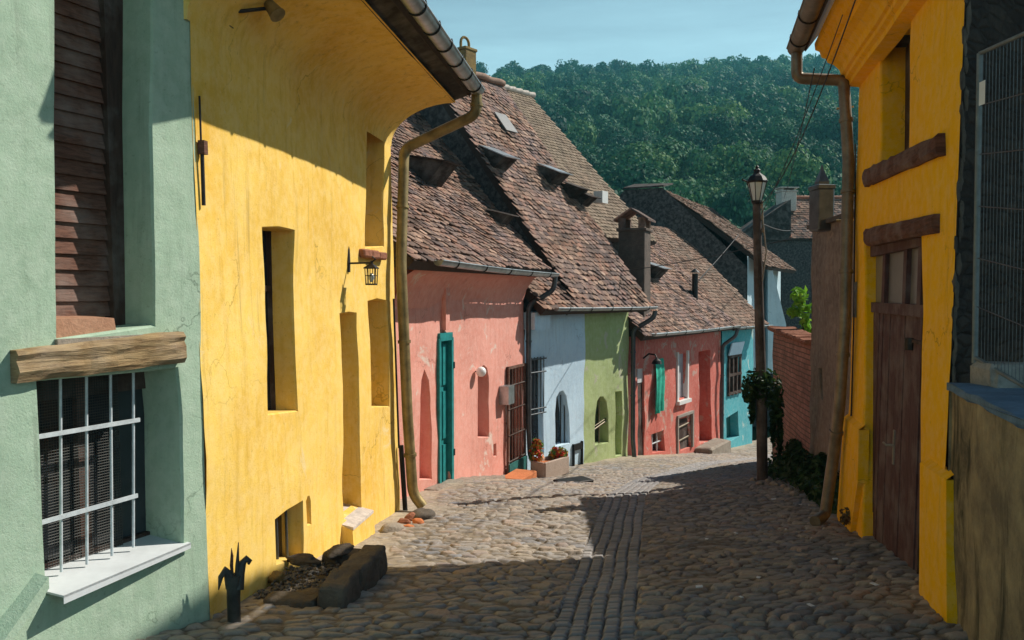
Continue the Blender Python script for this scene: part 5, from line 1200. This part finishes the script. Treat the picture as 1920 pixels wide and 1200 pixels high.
obj('brickwork', w2, M['brick'], h)
mb = MB(); rng = random.Random(8); u = -.02
while u < kl:
    t_ = u / kl; z = zK0 + (zK1 - zK0) * t_; mb.bevbox(FK.pt(u + .11, -.12, z + .035), (.215, .50, .075), .02, math.atan2(FK.U.y, FK.U.x), .012, rng); u += .225
obj('coping', mb, M['brickred'], h)

# ------------------------------------------------------------ retaining wall and fence (near right)
FQ = Frame((2.24, 3.35), (2.90, 5.64), .0, -1); ql = FQ.L; zQ = EYE - .60
h = thing('retaining_wall', 'stained low plaster retaining wall with a blue grey slab top at the right edge', 'wall', (2.9, 4.8, -.4))
mbq = wall_mesh(FQ, [(0, -1), (ql, -1), (ql, zQ), (0, zQ)], [], step=.14, wob=.035)
mbq.add([FQ.pt(ql, 0, -1), FQ.pt(ql, 0, zQ), FQ.pt(ql, -.3, zQ), FQ.pt(ql, -.3, -1)], [(0, 1, 2, 3)]); mbq.add([FQ.pt(0, 0, -1), FQ.pt(0, 0, zQ), FQ.pt(0, -2, zQ), FQ.pt(0, -2, -1)], [(0, 1, 2, 3)])
obj('plaster_face', mbq, M['retain'], h)
mb = MB(); k = 20; top_ = []; fs = []
for i in range(k + 1):
    for j in range(5):
        u = ql * i / k; w_ = .02 - j * .45; top_.append(FQ.pt(u, w_ + (.025 * mnoise.noise(Vector((u * 5, 1, 1))) if j == 0 else 0), zQ + .012 + .015 * mnoise.noise(Vector((u * 3, w_ * 3, 4)))))
for i in range(k):
    for j in range(4): fs.append((i * 5 + j, (i + 1) * 5 + j, (i + 1) * 5 + j + 1, i * 5 + j + 1))
e = [top_[i * 5] for i in range(k + 1)]; mb.add(top_, fs, True); mb.add(e + [p - Vector((0, 0, .05)) for p in e[::-1]], [tuple(range(2 * k + 2))])
obj('top_slab', mb, M['bluetop'], h)
f0 = at(1828, 660, 5.55); f1 = at(1920, 690, 5.0); fd = (f1 - f0); fd.z = 0; fd.normalize()
bs = at(1842, 705, 5.45); props(obj('stone_block', MB().bevbox(bs + Vector((.10, -.02, .0)), (.30, .26, .17), .03, math.atan2(fd.y, fd.x), .012), M['concrete'], None), 'rough stone block under the fence post on the slab top', 'stone block')
t = thing('mesh_fence_panel', 'grey steel mesh fence panel standing on the retaining wall', 'fence', f0)
zb0, zb1 = at(1824, 670, 5.55).z, at(1920, 724, 5.0).z; zt0, zt1 = at(1832, 100, 5.55).z, at(1920, 58, 5.0).z
Lf = (Vector((f1.x, f1.y)) - Vector((f0.x, f0.y))).length
def FF(s, q): 
    zb_ = zb0 + (zb1 - zb0) * s / Lf; zt_ = zt0 + (zt1 - zt0) * s / Lf; return Vector((f0.x, f0.y, 0)) + fd * s + Vector((0, 0, zb_ + (zt_ - zb_) * q))
SL = Lf * 2.4
obj('fence_post', MB().tube([FF(0, -.02), FF(0, 1.0)], .019, 10), M['fence'], t); obj('fence_post', MB().tube([FF(SL, -.02), FF(SL, 1.0)], .019, 10), M['fence'], t)
obj('fence_rail', MB().tube([FF(0, 0), FF(SL, 0)], .014, 8), M['fence'], t); obj('fence_rail', MB().tube([FF(0, 1), FF(SL, 1)], .014, 8), M['fence'], t)
mb = MB(); k = 34
for i in range(1, k): mb.tube([FF(SL * i / k, 0), FF(SL * i / k, 1)], .0022, 4, False, False)
for q in (.17, .33, .5, .67, .83): mb.tube([FF(0, q), FF(SL, q)], .004, 5, False, False)
obj('wire_mesh', mb, M['pipedark'], t)
tg = FF(.03, .865); obj('tag', MB().hexa([tg + fd * a + Vector((-.012, -.012, z)) + Vector((0, 0, 0)) + Vector((.0, b, 0)) for z in (-.075, .075) for a, b in ((-.02, 0), (.05, 0), (.05, .003), (-.02, .003))]), M['white'], t)

# ------------------------------------------------------------ street lamp, ivy, plants
LPd = 13.3; base = at(1430, 905, LPd); base.z = gz1(base.x, base.y)
t = thing('street_lamp', 'old wooden street lamp post with a black four sided lantern on top', 'street lamp', base)
topp = at(1419, 382, LPd)
obj('pole', MB().tube([base - Vector((0, 0, .2)), base.lerp(topp, .35) + Vector((.01, 0, 0)), base.lerp(topp, .7), topp], [.088, .082, .072, .062], 12), M['pole'], t)
lc = topp + Vector((0, 0, .02))
lan = obj('lantern_frame', MB().lathe(lc, [(.05, -.06), (.07, -.02), (.085, .0), (.085, .025), (.05, .03)], 8, .3), M['iron'], t); obj('lantern_cap', MB().lathe(lc, [(.155, .30), (.165, .315), (.165, .33), (.12, .40), (.055, .45), (.045, .48), (.06, .495), (.02, .53), (.03, .545), (.005, .58)], 8, .3), M['iron'], t)
obj('lamp_glass', MB().lathe(lc, [(.075, .03), (.140, .30)], 8, .3), M['lampglass'], lan)
for k in range(8):
    a = .3 + k * math.pi / 4; obj('glazing_bar', MB().tube([lc + Vector((math.cos(a) * .078, math.sin(a) * .078, .028)), lc + Vector((math.cos(a) * .145, math.sin(a) * .145, .30))], .007, 5), M['iron'], lan)
obj('side_bolt', MB().tube([lc + Vector((-.16, 0, .33)), lc + Vector((-.22, 0, .345)), lc + Vector((-.22, 0, .37))], .012, 6), M['iron'], lan)
for dx, dz in ((.06, -.05), (.07, -.22), (.09, -.42)):
    obj('insulator', MB().lathe(topp + Vector((dx, -.03, dz)), [(.02, -.03), (.03, 0), (.02, .03), (.012, .05)], 8), M['palestone'], t)
pv = topp; obj('lamp_cable', MB().tube([topp + Vector((.07, -.04, .05)), topp + Vector((.085, -.05, -.3)), topp + Vector((.14, -.05, -.75)), topp + Vector((.075, -.07, -1.2))], .012, 6), M['palestone'], t)
iv = at(1432, 735, LPd); iv2 = at(1458, 800, LPd)
o = leaves('ivy', [(tuple(at(1428, 712, LPd)), (.27, .20, .19)), (tuple(at(1408, 730, LPd)), (.14, .16, .22)), (tuple(at(1442, 735, LPd)), (.22, .20, .26)), (tuple(at(1456, 765, LPd + .1)), (.11, .12, .26)), (tuple(at(1462, 820, LPd + .15)), (.035, .05, .36)), (tuple(at(1450, 800, LPd + .1)), (.03, .05, .30)), (tuple(at(1410, 768, LPd)), (.035, .06, .20))], 1500, .05, M['leaf_dark'], None, 3, base)
props(o, 'dense dark ivy wrapped round the street lamp post', 'ivy')
bsh = ground_hit(1490, 905)
o = leaves('shrub', [((4.35, 12.7, -1.15), (.42, .5, .30)), ((4.7, 13.9, -1.35), (.45, .6, .36)), ((4.25, 11.8, -1.0), (.33, .5, .25)), ((4.9, 15.0, -1.5), (.4, .6, .36)), ((4.5, 13.2, -1.05), (.25, .4, .25)), ((4.45, 12.2, -.85), (.12, .15, .2)), ((4.8, 14.4, -1.05), (.14, .2, .22))], 4200, .055, M['leaf_dark'], None, 8, (4.5, 13.2, -1.4))
props(o, 'low dark green bushes in the shade at the foot of the brick wall', 'bush')
o = leaves('weeds', [((3.98, 10.3, -.85), (.28, .5, .30)), ((4.05, 11.0, -.95), (.25, .4, .25)), ((3.85, 9.75, -.82), (.12, .2, .2))], 900, .055, M['leaf_dark'], None, 9, (4.0, 10.4, -1.1)); props(o, 'tangled weeds behind the foot of the right downpipe', 'weeds')
o = leaves('weed_tuft', [(tuple(at(1588, 968, 8.9)), (.07, .1, .08))], 60, .035, M['bush_dry'], None, 10); props(o, 'small dry weed tuft at the corner of the orange yellow house', 'weed')
sp_ = at(1505, 575, 16.5); t = thing('sapling', 'bright green leafy sapling rising behind the brick wall', 'sapling', (sp_.x, sp_.y, -2.0))
obj('trunk', MB().tube([(sp_.x, sp_.y, -2.0), (sp_.x + .05, sp_.y, 0), (sp_.x, sp_.y, sp_.z)], [.03, .025, .012], 6), M['twig'], t)
leaves('foliage', [(tuple(at(1500, 555, 16.5)), (.17, .2, .20)), (tuple(at(1508, 585, 16.5)), (.2, .2, .22)), (tuple(at(1512, 620, 16.5)), (.12, .2, .25)), (tuple(at(1488, 585, 16.5)), (.10, .1, .06))], 230, .095, M['leaf_bright'], t, 12)
o = leaves('grass_tuft', [(tuple(at(836, 970, 11.0)), (.09, .09, .06))], 110, .05, M['leaf_bright'], None, 13); props(o, 'small bright green tuft of grass by the left downpipe', 'grass tuft')

# flowers in the planter by the pale blue wall
def fl_at(px, py): return ground_hit(px, py)
pb = ground_hit(1025, 893); pd = pb.y
t = thing('planter', 'long pale stone planter against the pale blue wall', 'planter', pb)
cz = pb.z; ua_ = math.atan2(FW.U.y, FW.U.x)
mb = MB(); ctr = pb + FW.U * .15 - FW.N * .02
for s_ in (-1, 1): mb.bevbox(ctr + FW.N * s_ * .15 + Vector((0, 0, .15)), (.85, .05, .34), .012, ua_); mb.bevbox(ctr + FW.U * s_ * .42 + Vector((0, 0, .15)), (.05, .28, .335), .012, ua_)
obj('trough', mb, M['planter'], t); obj('soil', MB().box(ctr + Vector((0, 0, .22)), (.78, .27, .08), ua_), M['terra'], t)
fa_ = ctr - FW.U * .30 - FW.N * .12; o = leaves('flowering_plant', [(tuple(fa_ + Vector((0, 0, .42))), (.13, .12, .20)), (tuple(fa_ + Vector((.02, 0, .62))), (.09, .09, .1))], 260, .06, M['flower'], None, 21); props(o, 'tall potted plant with red flowers at the near end of the planter', 'flowers', 'flowers in the planter')
fb_ = ctr + FW.U * .28; o = leaves('flowering_plant', [(tuple(fb_ + Vector((0, 0, .36))), (.18, .12, .13))], 220, .055, M['flower'], None, 22); props(o, 'low round plant with orange flowers at the far end of the planter', 'flowers', 'flowers in the planter')
dm = ground_hit(972, 899); props(obj('doorstep', MB().bevbox(dm + Vector((0, 0, .03)), (.85, .42, .13), .015, math.atan2(FP.U.y, FP.U.x), .006), M['terra']), 'orange terracotta step in front of the brown grille gate', 'step')
bd = ground_hit(988, 884); props(obj('leaning_board', MB().hexa([bd + Vector((x, y, z)) for x, y, z in ((-.14, -.1, 0), (.05, .1, 0), (.08, .07, 0), (-.11, -.13, 0), (-.30, .05, .85), (-.12, .24, .85), (-.09, .21, .85), (-.27, .02, .85))]), M['white']), 'narrow white board leaning beside the gate of the pink house', 'board')
bd = ground_hit(1075, 905); 
props(obj('drain_cover', MB().bevbox(bd + Vector((0, 0, .03)), (.6, .35, .05), .01, .5), M['iron']), 'flat dark metal cover on the cobbles by the planter', 'cover')
# kerb in front of the pink house
t = thing('kerb', 'low pale stone kerb along the foot of the pink wall', 'kerb', (-.55, 13.4, gz1(-.55, 13.4)))
for k in range(9):
    u_ = 1.15 + k * .46; p = FP.pt(u_, .10, 0); p.z = gz1(p.x, p.y) - .02; obj('kerb_stone', MB().block(p, (.44, .26, .13), math.atan2(FP.U.y, FP.U.x), k, .012, 6), M['palestone'], t)

# ------------------------------------------------------------ stone light well by the yellow house
wb_ = ground_hit(610, 1120)
c_ = Vector((-1.52, 6.52, 0)); c_.z = gz1(c_.x, c_.y); ru = math.atan2(FY.U.y, FY.U.x)
t = thing('light_well', 'low stone edged light well filled with gravel below the cellar window', 'light well', c_)
Lw = lambda u, w_, z: Vector((c_.x, c_.y, 0)) + FY.U * u + FY.N * w_ + Vector((0, 0, c_.z + z))
rng = random.Random(5)
for k, (u, w_, z, d_) in enumerate(((-.36, .32, .10, (.42, .21, .27)), (.08, .33, .10, (.45, .20, .26)), (.44, .31, .08, (.30, .21, .24)), (-.50, .02, .06, (.16, .38, .15)), (.53, .05, .06, (.18, .32, .17)))):
    obj('kerb_stone', MB().block(Lw(u, w_, z), d_, ru + (.04, -.03, .06, -.05, .03)[k], k + 1, .018, 9), M['kerbstone'], t)
obj('kerb_stone', MB().rock(Lw(.50, .02, .15), (.18, .32, .08), rng, 3, .3), M['kerbstone'], t); obj('kerb_stone', MB().rock(Lw(.36, -.24, .11), (.30, .12, .09), rng, 3, .3), M['kerbstone'], t)
mb = MB()
for i in range(520): mb.rock(Lw(rng.uniform(-.44, .46), rng.uniform(-.32, .22), .04 + rng.uniform(0, .045)), (rng.uniform(.02, .05), rng.uniform(.02, .045), .025), rng, 1, .4)
gv = obj('gravel', mb, M['gravel'], t); gv['kind'] = 'stuff'
for i, (u, w_, z, d_) in enumerate(((-.28, .08, .07, (.24, .14, .06)), (-.02, -.30, .09, (.14, .10, .09)), (-.66, -.22, .04, (.15, .12, .11)))):
    o = obj('loose_stone', MB().rock(Lw(u, w_, z), d_, rng, 3, .35), M['kerbstone'] if i != 1 else M['ochre']); props(o, ('flat tilted stone slab lying in the gravel of the light well', 'rusty brown stone against the cellar window', 'small rounded stone at the near left corner of the light well')[i], 'stone', 'loose stones along the yellow house')
# stones and bricks at the far corner
for i, (px, py, d_, mt, lb) in enumerate(((735, 1000, (.30, .2, .13), 'palestone', 'pale flat stone lying at the far foot of the yellow wall'), (757, 985, (.17, .13, .10), 'brickred', 'broken red brick piece next to the pale flat stone'), (772, 978, (.19, .15, .13), 'brickred', 'upright broken red brick between the stones'), (783, 984, (.15, .12, .09), 'terra', 'orange brick fragment beside the left downpipe'), (765, 992, (.13, .10, .07), 'terra', 'small orange brick chip in front of the red bricks'), (792, 975, (.40, .28, .16), 'kerbstone', 'large grey stone under the outlet of the left downpipe'))):
    p = ground_hit(px, py); o = obj('loose_stone', MB().rock(p + Vector((0, 0, d_[2] * .3)), d_, rng, 3 if mt != 'brickred' else 2, .2), M[mt]); props(o, lb, 'stone' if 'brick' not in lb else 'brick piece', 'loose stones along the yellow house')
# white stones near the lamp post
sx = [(1412, 904), (1425, 910), (1440, 906), (1452, 912), (1462, 908), (1470, 916), (1480, 922), (1490, 930)]
proto = None
for i, (px, py) in enumerate(sx):
    p = ground_hit(px, py)
    if proto is None: proto = obj('white_pebble', MB().rock((0, 0, 0), (.13, .10, .08), rng, 3, .2), M['palestone'], None, (0, 0, 0)); o = proto
    else: o = proto.copy(); C.objects.link(o); o.rotation_euler.z = i * 1.3; k_ = .7 + .12 * (i % 4); o.scale = (k_, k_ * 1.1, k_)
    o.location = p + Vector((0, 0, .03)); props(o, 'pale stone in the short row at the foot of the street lamp post', 'stone', 'pale stones by the lamp post')
proto = None
for i, (px, py) in enumerate(((1450, 942), (1380, 1007), (1325, 1018), (1565, 1057), (1640, 1106), (1473, 999), (1500, 952), (1520, 1146), (1422, 1092), (1310, 1110), (1390, 1130))):
    p = ground_hit(px, py)
    if proto is None: proto = obj('paper_scrap', MB().hexa([(-.03, -.02, 0), (.03, -.015, 0), (.035, .02, .004), (-.02, .022, .0), (-.03, -.02, .004), (.03, -.015, .012), (.035, .02, .01), (-.02, .022, .006)]), M['paper'], None, (0, 0, 0)); o = proto
    else: o = proto.copy(); C.objects.link(o); o.rotation_euler.z = i * 2.1; o.scale = (.5 + .1 * (i % 5),) * 3
    o.location = p + Vector((0, 0, .04)); props(o, 'tiny white paper scrap lying on the dark cobbles', 'paper scrap', 'paper scraps on the cobbles')
# torn post stub with curled strips
b_ = ground_hit(440, 1168); d0 = b_.y
t = thing('split_stub', 'dark split stub with curled strips and two spikes in front of the yellow wall', 'stub', b_)
obj('stem', MB().tube([b_ - Vector((0, 0, .1)), b_ + Vector((-.005, 0, .18)), b_ + Vector((.0, 0, .32))], [.042, .044, .05], 9), M['stub'], t)
Q = lambda px, py, dy=0: at(px, py, d0 + dy)
obj('strip', MB().tube([Q(436, 1100), Q(430, 1080, -.02), Q(422, 1070, -.04), Q(414, 1082, -.05), Q(410, 1106, -.05)], [.045, .035, .03, .018, .004], 7), M['stub'], t)
obj('strip', MB().tube([Q(446, 1105), Q(450, 1075, .02), Q(455, 1055, .03), Q(463, 1047, .04), Q(468, 1052, .04), Q(466, 1058, .04)], [.04, .032, .025, .022, .018, .008], 7), M['stub'], t)
obj('spike', MB().tube([Q(444, 1100), Q(445, 1060), Q(447, 1017)], [.02, .014, .003], 6), M['stub'], t); obj('spike', MB().tube([Q(437, 1090), Q(434, 1060), Q(435, 1042), Q(434, 1028)], [.008, .012, .010, .002], 6), M['beamdark'], t)

# ------------------------------------------------------------ cables
def cable(p0, p1, sag_, r, label):
    P0, P1 = Vector(p0), Vector(p1); pts = [P0.lerp(P1, i / 24) - Vector((0, 0, sag_ * 4 * (i / 24) * (1 - i / 24))) for i in range(25)]
    o = obj('overhead_cable', MB().tube(pts, r, 5, True), M['cable']); props(o, label, 'cable', 'overhead cables'); return o
cable(at(1604, 0, 6.9), topp + Vector((.07, 0, .0)), .25, .0065, 'thick black cable from the right eave to the top of the street lamp')
cable(at(1580, 28, 7.3), topp + Vector((.08, .03, -.15)), .12, .0045, 'thinner black cable joining the street lamp just below the thick one')
cable(at(1527, 128, 8.8), at(1470, 372, 24), .1, .006, 'black cable from the right gutter end to the far banded chimney')
cable(at(1140, 512, 20.5), at(1484, 447, 16), .06, .009, 'thin cable crossing in front of the dark gable from the tile capped chimney')
cable(at(1310, 525, 25), at(1385, 440, 31), .03, .014, 'short thin cable rising from the red roof to the gabled house')
cable(at(1430, 420, 13.4), at(1482, 432, 30), .05, .012, 'thin cable from the street lamp to the shaded house')

# ------------------------------------------------------------ haze
hz = MB().hexa([(-640, -310, -12), (720, -310, -12), (720, 580, -12), (-640, 580, -12), (-640, -310, 130), (720, -310, 130), (720, 580, 130), (-640, 580, 130)])
hm = bpy.data.materials.new('haze_air'); hm.use_nodes = True; hn = hm.node_tree; hn.nodes.clear(); ho = hn.nodes.new('ShaderNodeOutputMaterial'); pv_ = hn.nodes.new('ShaderNodeVolumePrincipled')
pv_.inputs['Color'].default_value = (.20, .72, .86, 1); pv_.inputs['Density'].default_value = .0005; pv_.inputs['Anisotropy'].default_value = .2; hn.links.new(pv_.outputs[0], ho.inputs['Volume'])
props(obj('haze', hz, hm, None, (0, 0, -12)), 'pale blue haze filling the air over the street and the hill', 'haze', None, 'stuff')
